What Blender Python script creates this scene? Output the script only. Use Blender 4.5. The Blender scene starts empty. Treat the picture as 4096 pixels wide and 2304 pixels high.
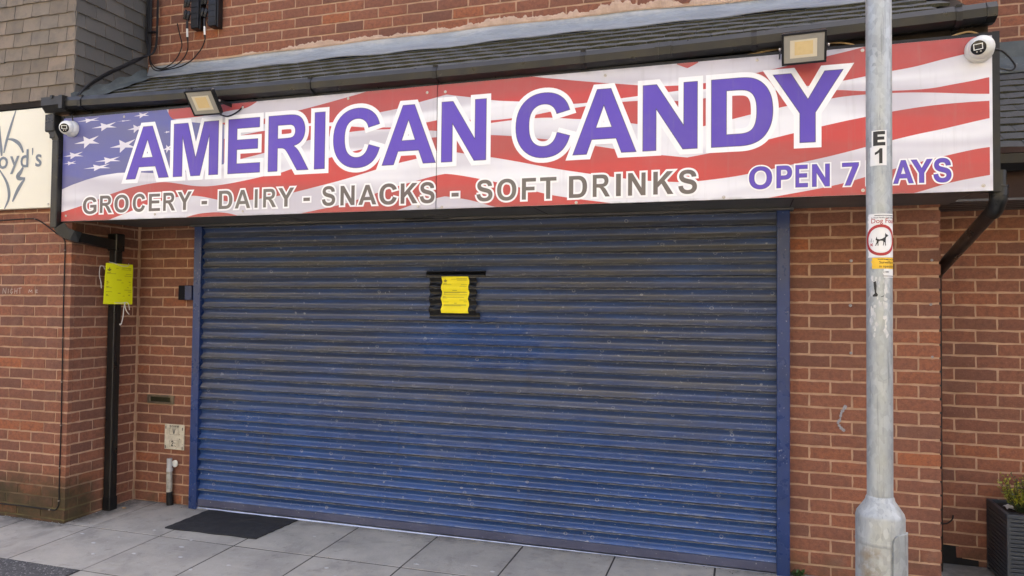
import bpy, bmesh, math, random
from mathutils import Vector, Matrix
from mathutils.geometry import delaunay_2d_cdt
R = math.radians
random.seed(7)
sc = bpy.context.scene
COL = sc.collection

# ------------------------------------------------------------------ camera, sky, sun, exposure
F_PX, CY_PX = 2906.27, 1141.7
YAW, PITCH, ROLL = 0.311588, 0.0270233, 0.0104127
CAM = Vector((0, -4.52888, 1.5274))
fw = Vector((-math.sin(YAW)*math.cos(PITCH), math.cos(YAW)*math.cos(PITCH), math.sin(PITCH)))
r0 = Vector((math.cos(YAW), math.sin(YAW), 0)); u0 = r0.cross(fw)
rt = r0*math.cos(ROLL) + u0*math.sin(ROLL); up = -r0*math.sin(ROLL) + u0*math.cos(ROLL)
cd = bpy.data.cameras.new('camera'); cam = bpy.data.objects.new('camera', cd); COL.objects.link(cam)
cd.sensor_width = 36; cd.lens = F_PX/4096*36; cd.shift_y = (CY_PX-1152)/4096
cd.clip_start = 0.05; cd.clip_end = 3000
cam.matrix_world = Matrix(((rt.x, up.x, -fw.x, CAM.x), (rt.y, up.y, -fw.y, CAM.y), (rt.z, up.z, -fw.z, CAM.z), (0, 0, 0, 1)))
sc.camera = cam

SUN_EL, SUN_AZ = 40, 14          # azimuth clockwise from +Y: the sun stands behind the shops, the front is in open shade
wd = bpy.data.worlds.new('World'); sc.world = wd; wd.use_nodes = True
nt = wd.node_tree; nt.nodes.clear()
sky = nt.nodes.new('ShaderNodeTexSky'); sky.sky_type = 'NISHITA'; sky.sun_disc = False
sky.sun_elevation = R(SUN_EL); sky.sun_rotation = R(SUN_AZ); sky.air_density = 0.32; sky.dust_density = 10.0; sky.ozone_density = 0.0
bg = nt.nodes.new('ShaderNodeBackground'); bg.inputs['Strength'].default_value = 0.15
wo = nt.nodes.new('ShaderNodeOutputWorld')
nt.links.new(sky.outputs[0], bg.inputs['Color']); nt.links.new(bg.outputs[0], wo.inputs['Surface'])
sl = bpy.data.lights.new('sun', 'SUN'); sl.energy = 2.1; sl.angle = R(0.5); sl.color = (1.0, 0.93, 0.80)
so = bpy.data.objects.new('sun', sl); COL.objects.link(so)
sd = Vector((math.sin(R(SUN_AZ))*math.cos(R(SUN_EL)), math.cos(R(SUN_AZ))*math.cos(R(SUN_EL)), math.sin(R(SUN_EL))))
so.rotation_euler = sd.to_track_quat('Z', 'Y').to_euler(); so.location = sd*20
vs = sc.view_settings
vs.view_transform = 'Standard'; vs.look = 'None'; vs.gamma = 1; vs.exposure = 3.35; vs.use_curve_mapping = False

def pix(p):
    d = Vector(p) - CAM; z = d.dot(fw)
    if z < 0.05: return None
    return 2048 + F_PX*d.dot(rt)/z, CY_PX - F_PX*d.dot(up)/z
def seen(p, m=70):
    q = pix(p)
    return q is not None and -m < q[0] < 4096+m and -m < q[1] < 2304+m
def gz(x, y):                      # the pavement falls gently to the street
    return 0.035*y + 0.003*x

# ------------------------------------------------------------------ node helpers
def nmat(name):
    m = bpy.data.materials.new(name); m.use_nodes = True
    t = m.node_tree; b = t.nodes['Principled BSDF']
    return m, t, b
class N:
    def __init__(s, t): s.t = t; s._pos = None
    def n(s, ty, **kw):
        x = s.t.nodes.new(ty)
        for k, v in kw.items(): setattr(x, k, v)
        return x
    def l(s, a, b): s.t.links.new(a, b)
    def pos(s):
        if s._pos is None: s._pos = s.n('ShaderNodeNewGeometry')
        return s._pos.outputs['Position']
    def geo(s): s.pos(); return s._pos
    def xyz(s, v=None):
        x = s.n('ShaderNodeSeparateXYZ'); s.l(v if v is not None else s.pos(), x.inputs[0]); return x.outputs
    def scaled(s, vec, sc3):
        m = s.n('ShaderNodeVectorMath', operation='MULTIPLY'); s.l(vec, m.inputs[0]); m.inputs[1].default_value = sc3; return m.outputs[0]
    def noise(s, scale, detail=4, rough=0.55, vec=None, dist=0):
        x = s.n('ShaderNodeTexNoise'); x.inputs['Scale'].default_value = scale; x.inputs['Detail'].default_value = detail
        x.inputs['Roughness'].default_value = rough; x.inputs['Distortion'].default_value = dist
        s.l(vec if vec is not None else s.pos(), x.inputs['Vector']); return x.outputs[0]
    def voro(s, scale, vec=None, feature='F1'):
        x = s.n('ShaderNodeTexVoronoi', feature=feature); x.inputs['Scale'].default_value = scale
        s.l(vec if vec is not None else s.pos(), x.inputs['Vector']); return x
    def math(s, op, a, b=None, clamp=False):
        x = s.n('ShaderNodeMath', operation=op); x.use_clamp = clamp
        for i, v in enumerate((a, b)):
            if v is None: continue
            if isinstance(v, (int, float)): x.inputs[i].default_value = v
            else: s.l(v, x.inputs[i])
        return x.outputs[0]
    def rng(s, v, a, b, c=0.0, d=1.0, smooth=True):
        x = s.n('ShaderNodeMapRange'); x.interpolation_type = 'SMOOTHSTEP' if smooth else 'LINEAR'
        s.l(v, x.inputs[0])
        for i, k in enumerate((a, b, c, d)): x.inputs[i+1].default_value = k
        return x.outputs[0]
    def mix(s, f, a, b, mode='MIX'):
        x = s.n('ShaderNodeMix', data_type='RGBA', blend_type=mode)
        for i, v in ((0, f), (6, a), (7, b)):
            if isinstance(v, (int, float)): x.inputs[i].default_value = v
            elif isinstance(v, tuple): x.inputs[i].default_value = v if len(v) == 4 else (*v, 1)
            else: s.l(v, x.inputs[i])
        return x.outputs[2]
    def ramp(s, v, stops):
        x = s.n('ShaderNodeValToRGB'); e = x.color_ramp.elements
        while len(e) < len(stops): e.new(0.5)
        for i, (p, c) in enumerate(stops): e[i].position = p; e[i].color = (*c, 1)
        s.l(v, x.inputs[0]); return x.outputs[0]
    def bump(s, h, strength=0.3, dist=0.002, nrm=None):
        x = s.n('ShaderNodeBump'); x.inputs['Strength'].default_value = strength; x.inputs['Distance'].default_value = dist
        s.l(h, x.inputs['Height'])
        if nrm is not None: s.l(nrm, x.inputs['Normal'])
        return x.outputs[0]
def simple(name, c1, c2=None, scale=12, rough=0.6, bump=0.0, bscale=60, metal=0.0, spec=0.5, rvar=0.0, speck=None):
    m, t, b = nmat(name); g = N(t)
    b.inputs['Roughness'].default_value = rough; b.inputs['Metallic'].default_value = metal; b.inputs['Specular IOR Level'].default_value = spec
    c2 = c2 or tuple(v*0.75 for v in c1)
    f = g.rng(g.noise(scale, 6, 0.6), 0.32, 0.7)
    col = g.mix(f, c1, c2)
    if speck:
        sf = g.rng(g.noise(speck[1], 2), speck[2], speck[2]+0.05)
        col = g.mix(sf, col, speck[0])
    g.l(col, b.inputs['Base Color'])
    if rvar:
        g.l(g.rng(g.noise(scale*2.3, 5), 0.3, 0.7, rough-rvar, rough+rvar), b.inputs['Roughness'])
    if bump: g.l(g.bump(g.noise(bscale, 6, 0.65), bump, 0.003), b.inputs['Normal'])
    return m

# ------------------------------------------------------------------ materials
def mk_brick():
    m, t, b = nmat('brick'); g = N(t)
    oi = g.n('ShaderNodeObjectInfo')
    rnd = g.math('FRACT', g.math('ADD', oi.outputs['Random'], g.geo().outputs['Random Per Island']))
    base = g.ramp(rnd, [(0.0, (0.185, 0.085, 0.058)), (0.2, (0.285, 0.118, 0.070)), (0.45, (0.235, 0.100, 0.064)), (0.7, (0.325, 0.125, 0.068)), (0.88, (0.205, 0.098, 0.066)), (1.0, (0.400, 0.135, 0.058))])
    n1 = g.noise(38, 6, 0.72); base = g.mix(g.rng(n1, 0.38, 0.68, 0, 0.62), base, (0.135, 0.064, 0.046))
    n2 = g.noise(85, 4, 0.7); base = g.mix(g.rng(n2, 0.55, 0.72, 0, 0.55), base, (0.33, 0.165, 0.11))
    base = g.mix(g.rng(g.noise(1.7, 5, 0.6), 0.45, 0.75, 0, 0.38), base, (0.12, 0.062, 0.046))
    # drag marks left by the cutting wire
    st = g.noise(1, 5, 0.7, g.scaled(g.pos(), (90, 90, 300)))
    base = g.mix(g.rng(st, 0.54, 0.70, 0, 0.6), base, (0.09, 0.042, 0.032))
    pale = g.rng(g.noise(420, 2), 0.71, 0.76, 0, 0.5); base = g.mix(pale, base, (0.42, 0.30, 0.23))
    # soft lime bloom in broad patches
    bl = g.rng(g.noise(3.3, 5, 0.6), 0.58, 0.78, 0, 0.30); base = g.mix(bl, base, (0.36, 0.23, 0.17))
    o = g.xyz()
    gx = g.rng(o['X'], -4.30, -4.56, 0, 1); gx2 = g.math('MULTIPLY', gx, g.rng(o['Y'], -0.30, -0.42, 0, 1))
    zz = g.math('ADD', o['Z'], g.math('MULTIPLY', g.noise(5, 4), 0.25))
    alg = g.math('MULTIPLY', g.rng(zz, 0.52, 0.26), gx2)
    alg = g.math('MULTIPLY', alg, g.rng(g.noise(9, 5), 0.2, 0.6, 0.45, 1))
    base = g.mix(g.math('MULTIPLY', alg, 0.85), base, (0.040, 0.040, 0.018))
    low = g.math('MULTIPLY', g.rng(zz, 0.36, 0.12), g.rng(g.noise(7, 5), 0.42, 0.66))
    base = g.mix(g.math('MULTIPLY', low, 0.55), base, (0.085, 0.068, 0.036))
    g.l(base, b.inputs['Base Color']); b.inputs['Roughness'].default_value = 0.88; b.inputs['Specular IOR Level'].default_value = 0.25
    h = g.math('ADD', g.math('MULTIPLY', st, 0.7), g.math('MULTIPLY', g.noise(160, 5), 0.6))
    g.l(g.bump(h, 1.0, 0.0045), b.inputs['Normal'])
    return m
def mk_mortar():
    m, t, b = nmat('mortar'); g = N(t)
    c = g.mix(g.rng(g.noise(14, 6), 0.3, 0.7), (0.52, 0.34, 0.226), (0.41, 0.262, 0.17))
    c = g.mix(g.rng(g.noise(160, 3), 0.6, 0.75, 0, 0.5), c, (0.22, 0.14, 0.10))
    o = g.xyz(); zz = g.math('ADD', o['Z'], g.math('MULTIPLY', g.noise(5, 4), 0.25))
    gx2 = g.math('MULTIPLY', g.rng(o['X'], -4.30, -4.56, 0, 1), g.rng(o['Y'], -0.30, -0.42, 0, 1))
    c = g.mix(g.math('MULTIPLY', g.rng(zz, 0.50, 0.22), g.math('MULTIPLY', gx2, 0.88)), c, (0.045, 0.045, 0.022))
    c = g.mix(g.math('MULTIPLY', g.rng(zz, 0.32, 0.10), g.rng(g.noise(6, 5), 0.4, 0.65, 0, 0.6)), c, (0.16, 0.14, 0.06))
    g.l(c, b.inputs['Base Color']); b.inputs['Roughness'].default_value = 0.95; b.inputs['Specular IOR Level'].default_value = 0.2
    g.l(g.bump(g.noise(110, 6, 0.7), 0.8, 0.004), b.inputs['Normal'])
    return m
SP, SB = 0.0753, 0.060             # slat pitch and the height of the lowest slat
def mk_shutter():
    m, t, b = nmat('shutter_paint'); g = N(t)
    o = g.xyz()
    col = g.mix(g.rng(g.noise(2.2, 5), 0.3, 0.7), (0.023, 0.084, 0.275), (0.021, 0.066, 0.215))
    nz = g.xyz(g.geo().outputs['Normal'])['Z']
    # road dust thick in places, wiped in one patch; slat shade and reflections painted in
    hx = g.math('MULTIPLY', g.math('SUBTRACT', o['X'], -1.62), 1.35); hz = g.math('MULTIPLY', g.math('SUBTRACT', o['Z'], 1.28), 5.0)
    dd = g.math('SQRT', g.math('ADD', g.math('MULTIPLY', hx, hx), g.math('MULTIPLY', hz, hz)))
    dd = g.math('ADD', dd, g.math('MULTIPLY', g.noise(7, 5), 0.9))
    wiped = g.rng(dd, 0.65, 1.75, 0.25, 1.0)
    lo = g.rng(g.math('ADD', o['Z'], g.math('MULTIPLY', g.noise(1.4, 3, 0.5), 0.7)), 0.72, 1.50, 0.20, 1.0)  # stronger towards the top, painting in the brown reflection there
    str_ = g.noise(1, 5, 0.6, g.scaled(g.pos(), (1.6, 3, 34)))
    dust_shade = g.math('MULTIPLY', g.rng(str_, 0.25, 0.7, 0.35, 1.0), wiped)
    dust_shade = g.math('MULTIPLY', g.math('MULTIPLY', dust_shade, lo), g.rng(nz, -0.30, 0.30, 0.80, 0.97))
    col = g.mix(dust_shade, col, g.mix(g.rng(nz, -0.3, 0.3), (0.020, 0.021, 0.024), (0.150, 0.142, 0.122)))  # undersides near black, upward faces pale: shade and skylight painted in
    fr = g.math('FRACT', g.math('DIVIDE', g.math('SUBTRACT', o['Z'], SB), SP))
    lip = g.math('MULTIPLY', g.rng(fr, 0.0, 0.03), g.rng(fr, 0.17, 0.06)); wn = g.noise(1, 6, 0.7, g.scaled(g.pos(), (13, 60, 90)))
    col = g.mix(g.math('MULTIPLY', lip, g.rng(wn, 0.48, 0.66, 0.0, 0.6)), col, (0.34, 0.35, 0.36))
    run = g.math('MULTIPLY', g.rng(g.noise(1, 4, 0.6, g.scaled(g.pos(), (17, 1, 0.7))), 0.55, 0.75), g.rng(g.noise(2.3, 3), 0.4, 0.65, 0, 0.45)); col = g.mix(run, col, (0.045, 0.042, 0.036))
    sp = g.rng(g.noise(75, 3, 0.6), 0.665, 0.70, 0, 0.75); sp = g.math('MULTIPLY', sp, g.rng(g.noise(3.1, 3), 0.38, 0.58))
    grain = g.rng(g.noise(1, 6, 0.75, g.scaled(g.pos(), (38, 60, 150))), 0.36, 0.68); col = g.mix(g.math('MULTIPLY', grain, 0.38), col, g.mix(0.5, col, (0.03, 0.032, 0.036)))
    col = g.mix(sp, col, (0.50, 0.51, 0.52))
    vr = g.voro(14).outputs['Distance']; ring = g.math('MULTIPLY', g.rng(vr, 0.10, 0.13), g.rng(vr, 0.19, 0.15)); ring = g.math('MULTIPLY', ring, g.rng(g.noise(8, 2), 0.48, 0.58, 0, 0.55))
    col = g.mix(ring, col, (0.42, 0.42, 0.42))
    g.l(col, b.inputs['Base Color'])
    g.l(g.rng(g.math('ADD', dust_shade, g.math('MULTIPLY', str_, 0.2)), 0, 0.9, 0.22, 0.38), b.inputs['Roughness'])
    b.inputs['Specular IOR Level'].default_value = 0.75
    g.l(g.bump(g.noise(1, 4, 0.6, g.scaled(g.pos(), (9, 60, 60))), 0.12, 0.003), b.inputs['Normal'])
    return m
def mk_edge():
    m, t, b = nmat('slat_hinge'); g = N(t)
    s = g.noise(1, 5, 0.65, g.scaled(g.pos(), (14, 40, 40)))
    col = g.mix(g.rng(s, 0.42, 0.62), (0.085, 0.095, 0.120), (0.20, 0.195, 0.18))  # rolls paler than the slats, painting in the thin highlight along each hinge
    col = g.mix(g.rng(g.noise(1, 5, 0.7, g.scaled(g.pos(), (30, 90, 90))), 0.57, 0.66, 0, 0.8), col, (0.45, 0.44, 0.40))
    g.l(col, b.inputs['Base Color']); b.inputs['Roughness'].default_value = 0.45
    return m
def mk_roof_tile():
    m, t, b = nmat('roof_tile'); g = N(t)
    oi = g.n('ShaderNodeObjectInfo'); rnd = g.math('FRACT', g.math('ADD', oi.outputs['Random'], g.geo().outputs['Random Per Island']))
    c = g.mix(rnd, (0.058, 0.062, 0.062), (0.082, 0.086, 0.085))
    c = g.mix(g.rng(g.noise(40, 6), 0.4, 0.7, 0, 0.6), c, (0.045, 0.048, 0.045))
    n = g.xyz(g.geo().outputs['True Normal'])
    moss = g.math('MULTIPLY', g.rng(n['Y'], -0.55, -0.75), g.rng(g.noise(9, 5), 0.22, 0.45))
    mc = g.mix(g.rng(g.noise(140, 3), 0.4, 0.65), (0.026, 0.026, 0.010), (0.062, 0.056, 0.024))
    c = g.mix(moss, c, mc)
    c = g.mix(g.rng(g.noise(170, 2), 0.74, 0.77, 0, 0.8), c, (0.5, 0.5, 0.48))
    g.l(c, b.inputs['Base Color']); b.inputs['Roughness'].default_value = 0.85
    g.l(g.bump(g.noise(150, 6, 0.7), 0.8, 0.003), b.inputs['Normal'])
    return m
def mk_wall_tile():
    m, t, b = nmat('wall_tile'); g = N(t)
    oi = g.n('ShaderNodeObjectInfo'); rnd = g.math('FRACT', g.math('ADD', oi.outputs['Random'], g.geo().outputs['Random Per Island']))
    c = g.ramp(rnd, [(0, (0.185, 0.152, 0.115)), (0.5, (0.230, 0.190, 0.145)), (0.8, (0.200, 0.172, 0.138)), (1, (0.270, 0.212, 0.158))])
    c = g.mix(g.rng(g.noise(9, 6, 0.65), 0.42, 0.72, 0, 0.6), c, (0.120, 0.110, 0.096))
    c = g.mix(g.rng(g.noise(210, 3), 0.60, 0.70, 0, 0.35), c, (0.07, 0.062, 0.055))
    c = g.mix(g.rng(g.noise(120, 2), 0.755, 0.78, 0, 0.8), c, (0.5, 0.48, 0.44))
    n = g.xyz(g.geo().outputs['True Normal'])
    # flank tiles turned cold dark grey: the flank's shade painted into their colour
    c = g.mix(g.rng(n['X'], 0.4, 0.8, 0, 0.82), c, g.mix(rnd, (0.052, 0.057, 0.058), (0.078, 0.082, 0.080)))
    g.l(c, b.inputs['Base Color']); b.inputs['Roughness'].default_value = 0.9; b.inputs['Specular IOR Level'].default_value = 0.25
    g.l(g.bump(g.noise(190, 5, 0.7), 0.5, 0.003), b.inputs['Normal'])
    return m
def mk_slab():
    m, t, b = nmat('paving_slab'); g = N(t)
    oi = g.n('ShaderNodeObjectInfo'); rnd = oi.outputs['Random']
    c = g.mix(rnd, (0.385, 0.365, 0.315), (0.465, 0.44, 0.375))
    c = g.mix(g.rng(g.noise(3.5, 7, 0.65), 0.35, 0.72, 0, 0.55), c, (0.225, 0.215, 0.195))
    c = g.mix(g.rng(g.noise(1, 6, 0.6, g.scaled(g.pos(), (6, 30, 6))), 0.52, 0.75, 0, 0.35), c, (0.46, 0.445, 0.41))
    c = g.mix(g.rng(g.noise(330, 3), 0.62, 0.72, 0, 0.35), c, (0.13, 0.13, 0.13))
    c = g.mix(g.rng(g.noise(60, 2), 0.745, 0.765, 0, 0.6), c, (0.55, 0.55, 0.54))
    c = g.mix(g.rng(g.noise(11, 6, 0.7), 0.55, 0.74, 0, 0.6), c, (0.19, 0.18, 0.16))
    c = g.mix(g.rng(g.noise(2.1, 6, 0.65, None, 0.8), 0.56, 0.70, 0, 0.55), c, (0.22, 0.21, 0.185))
    o = g.xyz(); wob = g.math('MULTIPLY', g.math('SUBTRACT', g.noise(6, 5), 0.5), 0.22)
    # grime gathered along the foot of the left wall and in the corner
    d1 = g.rng(g.math('ABSOLUTE', g.math('ADD', g.math('ADD', o['Y'], 0.62), wob)), 0.16, 0.0); d1 = g.math('MULTIPLY', d1, g.rng(o['X'], -4.35, -4.55))
    d2 = g.math('MULTIPLY', g.rng(g.math('ADD', o['X'], wob), -4.28, -4.50), g.rng(o['Y'], -0.62, -0.5))
    d3 = g.rng(g.math('ADD', o['Y'], wob), -0.16, -0.02)
    dd = g.math('MAXIMUM', g.math('MAXIMUM', d1, d2), g.math('MULTIPLY', d3, 0.7))
    c = g.mix(g.math('MULTIPLY', dd, g.rng(g.noise(16, 5), 0.25, 0.6, 0.25, 0.75)), c, (0.075, 0.072, 0.064))
    g.l(c, b.inputs['Base Color']); g.l(g.rng(g.noise(4, 5), 0.3, 0.7, 0.62, 0.85), b.inputs['Roughness'])
    g.l(g.bump(g.math('ADD', g.noise(240, 5, 0.7), g.math('MULTIPLY', g.noise(22, 5), 2.0)), 0.5, 0.003), b.inputs['Normal'])
    return m
def mk_galv():
    m, t, b = nmat('galvanised_steel'); g = N(t)
    v = g.scaled(g.pos(), (1, 1, 0.45))
    c = g.mix(g.rng(g.noise(11, 6, 0.65, v), 0.35, 0.68), (0.40, 0.43, 0.43), (0.285, 0.305, 0.305))
    vr = g.voro(34, g.scaled(g.pos(), (1, 1, 0.6)), 'DISTANCE_TO_EDGE').outputs['Distance']
    c = g.mix(g.math('MULTIPLY', g.rng(vr, 0.05, 0.0), g.rng(g.noise(6, 4), 0.45, 0.7, 0, 0.5)), c, (0.20, 0.22, 0.235))
    vc = g.voro(85, g.scaled(g.pos(), (1, 1, 0.55))); sep = g.n('ShaderNodeSeparateColor'); g.l(vc.outputs['Color'], sep.inputs[0])
    c = g.mix(g.rng(sep.outputs[0], 0, 1, 0, 0.42, False), c, (0.52, 0.55, 0.56)); c = g.mix(g.rng(sep.outputs[1], 0.5, 1, 0, 0.35, False), c, (0.22, 0.235, 0.24))
    c = g.mix(g.rng(g.noise(1, 5, 0.65, g.scaled(g.pos(), (95, 95, 4))), 0.56, 0.70, 0, 0.55), c, (0.17, 0.18, 0.185))
    o = g.xyz()
    # brown patch on the base compartment
    rx = g.rng(g.math('ABSOLUTE', g.math('SUBTRACT', o['X'], 0.372)), 0.050, 0.005); rz = g.math('MULTIPLY', g.rng(o['Z'], 0.81, 0.76), g.rng(o['Z'], 0.55, 0.66))
    c = g.mix(g.math('MULTIPLY', g.math('MULTIPLY', rx, rz), g.rng(g.noise(26, 5), 0.35, 0.6, 0, 0.75)), c, (0.21, 0.145, 0.065))
    g.l(c, b.inputs['Base Color']); b.inputs['Metallic'].default_value = 0.5
    g.l(g.rng(g.noise(18, 5), 0.3, 0.7, 0.42, 0.62), b.inputs['Roughness'])
    g.l(g.bump(g.noise(120, 5), 0.15, 0.002), b.inputs['Normal'])
    return m
def mk_lead():
    m, t, b = nmat('lead_sheet'); g = N(t); o = g.xyz()
    c = g.mix(g.rng(g.noise(1, 5, 0.6, g.scaled(g.pos(), (3, 20, 9))), 0.35, 0.68), (0.235, 0.262, 0.285), (0.315, 0.345, 0.365))
    dr = g.noise(1, 5, 0.65, g.scaled(g.pos(), (26, 8, 5)))
    top = g.rng(g.math('ADD', o['Z'], g.math('MULTIPLY', dr, 0.045)), 3.355, 3.395)
    c = g.mix(g.math('MULTIPLY', top, g.rng(g.noise(4, 4), 0.35, 0.6, 0.1, 0.8)), c, (0.47, 0.47, 0.44))
    c = g.mix(g.rng(o['Z'], 3.325, 3.29, 0, 0.35), c, (0.20, 0.205, 0.205))
    g.l(c, b.inputs['Base Color']); b.inputs['Metallic'].default_value = 0.1; b.inputs['Roughness'].default_value = 0.58
    g.l(g.bump(g.noise(1, 5, 0.6, g.scaled(g.pos(), (16, 22, 40))), 0.9, 0.012), b.inputs['Normal'])
    return m
def mk_print(name, c1, c2, stretch=(0.75, 1, 5.5), amt=1.0, rough=0.38):
    """flat print: the tone of the printed cloth waves"""
    m, t, b = nmat(name); g = N(t)
    f = g.rng(g.noise(1, 2, 0.45, g.scaled(g.pos(), stretch), 0.6), 0.36, 0.66, 0, amt)
    c = g.mix(f, c1, c2); c = g.mix(g.rng(g.noise(3, 6, 0.7), 0.45, 0.8, 0, 0.10), c, (0.35, 0.33, 0.30))
    c = g.mix(g.rng(g.noise(1, 5, 0.65, g.scaled(g.pos(), (24, 1, 1.3))), 0.56, 0.76, 0, 0.16), c, (0.26, 0.24, 0.21))
    o = g.xyz(); ed = g.math('MAXIMUM', g.rng(o['Z'], 2.765, 2.793), g.rng(o['Z'], 2.092, 2.075)); c = g.mix(g.math('MULTIPLY', ed, g.rng(g.noise(14, 5), 0.35, 0.7, 0.02, 0.35)), c, (0.16, 0.14, 0.12))
    g.l(c, b.inputs['Base Color']); b.inputs['Roughness'].default_value = rough
    return m
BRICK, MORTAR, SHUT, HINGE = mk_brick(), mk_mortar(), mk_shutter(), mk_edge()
RTILE, WTILE, SLAB, GALV = mk_roof_tile(), mk_wall_tile(), mk_slab(), mk_galv()
M = {}
M['rail'] = simple('rail_blue', (0.012, 0.038, 0.150), (0.012, 0.032, 0.115), 5, 0.32, 0.05, 80, rvar=0.08, speck=((0.3, 0.32, 0.36), 70, 0.70))
M['bottom_bar'] = simple('bottom_bar_paint', (0.080, 0.088, 0.145), (0.055, 0.062, 0.11), 6, 0.45, 0.05, 60, speck=((0.3, 0.3, 0.3), 60, 0.70))
M['alu'] = simple('bare_aluminium', (0.62, 0.64, 0.66), (0.42, 0.44, 0.46), 14, 0.32, 0.1, 50, 0.8)
M['black'] = simple('black_plastic', (0.007, 0.007, 0.008), (0.013, 0.013, 0.013), 8, 0.38, 0.06, 40, rvar=0.1, spec=0.35)
M['gutter'] = simple('gutter_plastic', (0.009, 0.010, 0.010), (0.018, 0.017, 0.015), 3.5, 0.36, 0.10, 25, rvar=0.1, spec=0.42, speck=((0.06, 0.052, 0.04), 14, 0.72))
M['rubber'] = simple('black_rubber', (0.006, 0.006, 0.007), (0.010, 0.010, 0.011), 30, 0.6, 0.3, 200, spec=0.3)
M['mat'] = simple('mat_pile', (0.016, 0.017, 0.019), (0.030, 0.031, 0.033), 22, 0.92, 0.8, 380, speck=((0.16, 0.16, 0.16), 130, 0.73))
M['lead'] = mk_lead()
M['lead_dark'] = simple('weathered_lead', (0.105, 0.125, 0.125), (0.065, 0.078, 0.080), 8, 0.6, 0.5, 20, 0.15, speck=((0.28, 0.30, 0.28), 60, 0.70))
M['cement'] = simple('cement_pointing', (0.52, 0.375, 0.265), (0.42, 0.295, 0.205), 16, 0.95, 0.9, 70)
M['soffit'] = simple('soffit_board', (0.105, 0.100, 0.095), (0.075, 0.072, 0.070), 4, 0.6, 0.05)
M['fascia'] = simple('dark_timber', (0.016, 0.012, 0.009), (0.032, 0.022, 0.013), 9, 0.8, 0.3, 60, spec=0.2)
M['head'] = simple('shutter_head_trim', (0.125, 0.118, 0.105), (0.085, 0.082, 0.078), 4, 0.5, 0.05)
M['cream'] = simple('cream_sign_face', (0.84, 0.80, 0.64), (0.80, 0.76, 0.61), 2, 0.4, 0, 40)
M['logo'] = simple('slate_vinyl', (0.16, 0.19, 0.22), (0.18, 0.21, 0.24), 3, 0.4)
M['white_pl'] = simple('white_plastic', (0.74, 0.74, 0.70), (0.66, 0.66, 0.60), 9, 0.33)
M['white_plastic_grime'] = simple('white_plastic_grime', (0.62, 0.60, 0.54), (0.34, 0.32, 0.27), 22, 0.55, 0.2, 90)
M['lens'] = simple('camera_black', (0.008, 0.008, 0.009), (0.012, 0.012, 0.012), 8, 0.12)
M['led'] = simple('led_phosphor', (0.72, 0.56, 0.28), (0.68, 0.52, 0.25), 60, 0.5)
M['lampglass'] = simple('floodlight_glass', (0.36, 0.345, 0.30), (0.32, 0.305, 0.265), 4, 0.14)  # opaque grey, the pane's reflection put into its colour
M['lampbezel'] = simple('reflector_cream', (0.70, 0.63, 0.48), (0.66, 0.59, 0.45), 9, 0.4)
M['steel'] = simple('screw_steel', (0.62, 0.58, 0.52), (0.40, 0.36, 0.31), 90, 0.35, 0, 1, 0.8)
M['beige'] = simple('beige_cable', (0.55, 0.37, 0.17), (0.42, 0.28, 0.13), 12, 0.5)
M['yellow'] = simple('yellow_paper', (0.92, 0.80, 0.008), (0.90, 0.76, 0.008), 3, 0.55)
M['lime'] = simple('lime_sleeve', (0.80, 0.84, 0.010), (0.76, 0.80, 0.010), 3, 0.3)
M['ink'] = simple('grey_ink', (0.16, 0.14, 0.03), (0.20, 0.17, 0.03), 40, 0.6)
M['tape'] = simple('black_tape', (0.003, 0.003, 0.003), (0.005, 0.005, 0.005), 20, 0.22, 0.35, 45, spec=0.28)
M['string'] = simple('white_string', (0.70, 0.68, 0.64), (0.58, 0.56, 0.52), 60, 0.8)
M['brass'] = simple('tarnished_metal', (0.26, 0.215, 0.15), (0.17, 0.14, 0.10), 20, 0.42, 0.2, 60, 0.6)
M['flap'] = simple('tarnished_flap', (0.075, 0.072, 0.035), (0.05, 0.05, 0.03), 14, 0.28, 0.1, 60, 0.6)
M['plate'] = simple('enamel_plate', (0.62, 0.58, 0.46), (0.45, 0.41, 0.31), 26, 0.55, 0.2, 90, speck=((0.16, 0.13, 0.09), 48, 0.66))
M['darkink'] = simple('black_ink', (0.015, 0.015, 0.015), (0.02, 0.02, 0.02), 20, 0.5)
M['greypipe'] = simple('painted_pipe', (0.42, 0.41, 0.36), (0.27, 0.25, 0.20), 30, 0.6, 0.2, 80)
M['greypipe2'] = simple('grey_plastic', (0.50, 0.51, 0.51), (0.42, 0.43, 0.43), 20, 0.4)
M['boxblue'] = simple('switch_box_paint', (0.010, 0.020, 0.075), (0.014, 0.030, 0.105), 9, 0.3)
M['key_dark'] = simple('switch_box_inside', (0.003, 0.004, 0.008), (0.005, 0.006, 0.012), 9, 0.6, spec=0.15)
M['sticker'] = simple('white_sticker', (0.76, 0.76, 0.74), (0.72, 0.72, 0.70), 14, 0.35)
M['torn'] = simple('torn_paper', (0.66, 0.66, 0.62), (0.42, 0.44, 0.45), 40, 0.8, 0.5, 90)
M['redink'] = simple('red_ink', (0.42, 0.018, 0.022), (0.36, 0.018, 0.022), 9, 0.35)
M['stickyellow'] = simple('yellow_sticker', (0.80, 0.50, 0.02), (0.78, 0.47, 0.02), 9, 0.35)
M['asphalt'] = simple('asphalt', (0.050, 0.052, 0.054), (0.085, 0.085, 0.085), 30, 0.72, 1.0, 150, speck=((0.30, 0.30, 0.29), 70, 0.60))
M['joint'] = simple('joint_dirt', (0.028, 0.026, 0.024), (0.045, 0.042, 0.036), 20, 0.95, 0.6, 90)
M['gum'] = simple('gum_spot', (0.52, 0.52, 0.50), (0.42, 0.42, 0.41), 60, 0.7)
M['planter'] = simple('planter_board', (0.026, 0.032, 0.040), (0.040, 0.046, 0.054), 9, 0.5, 0.2, 60)
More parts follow.
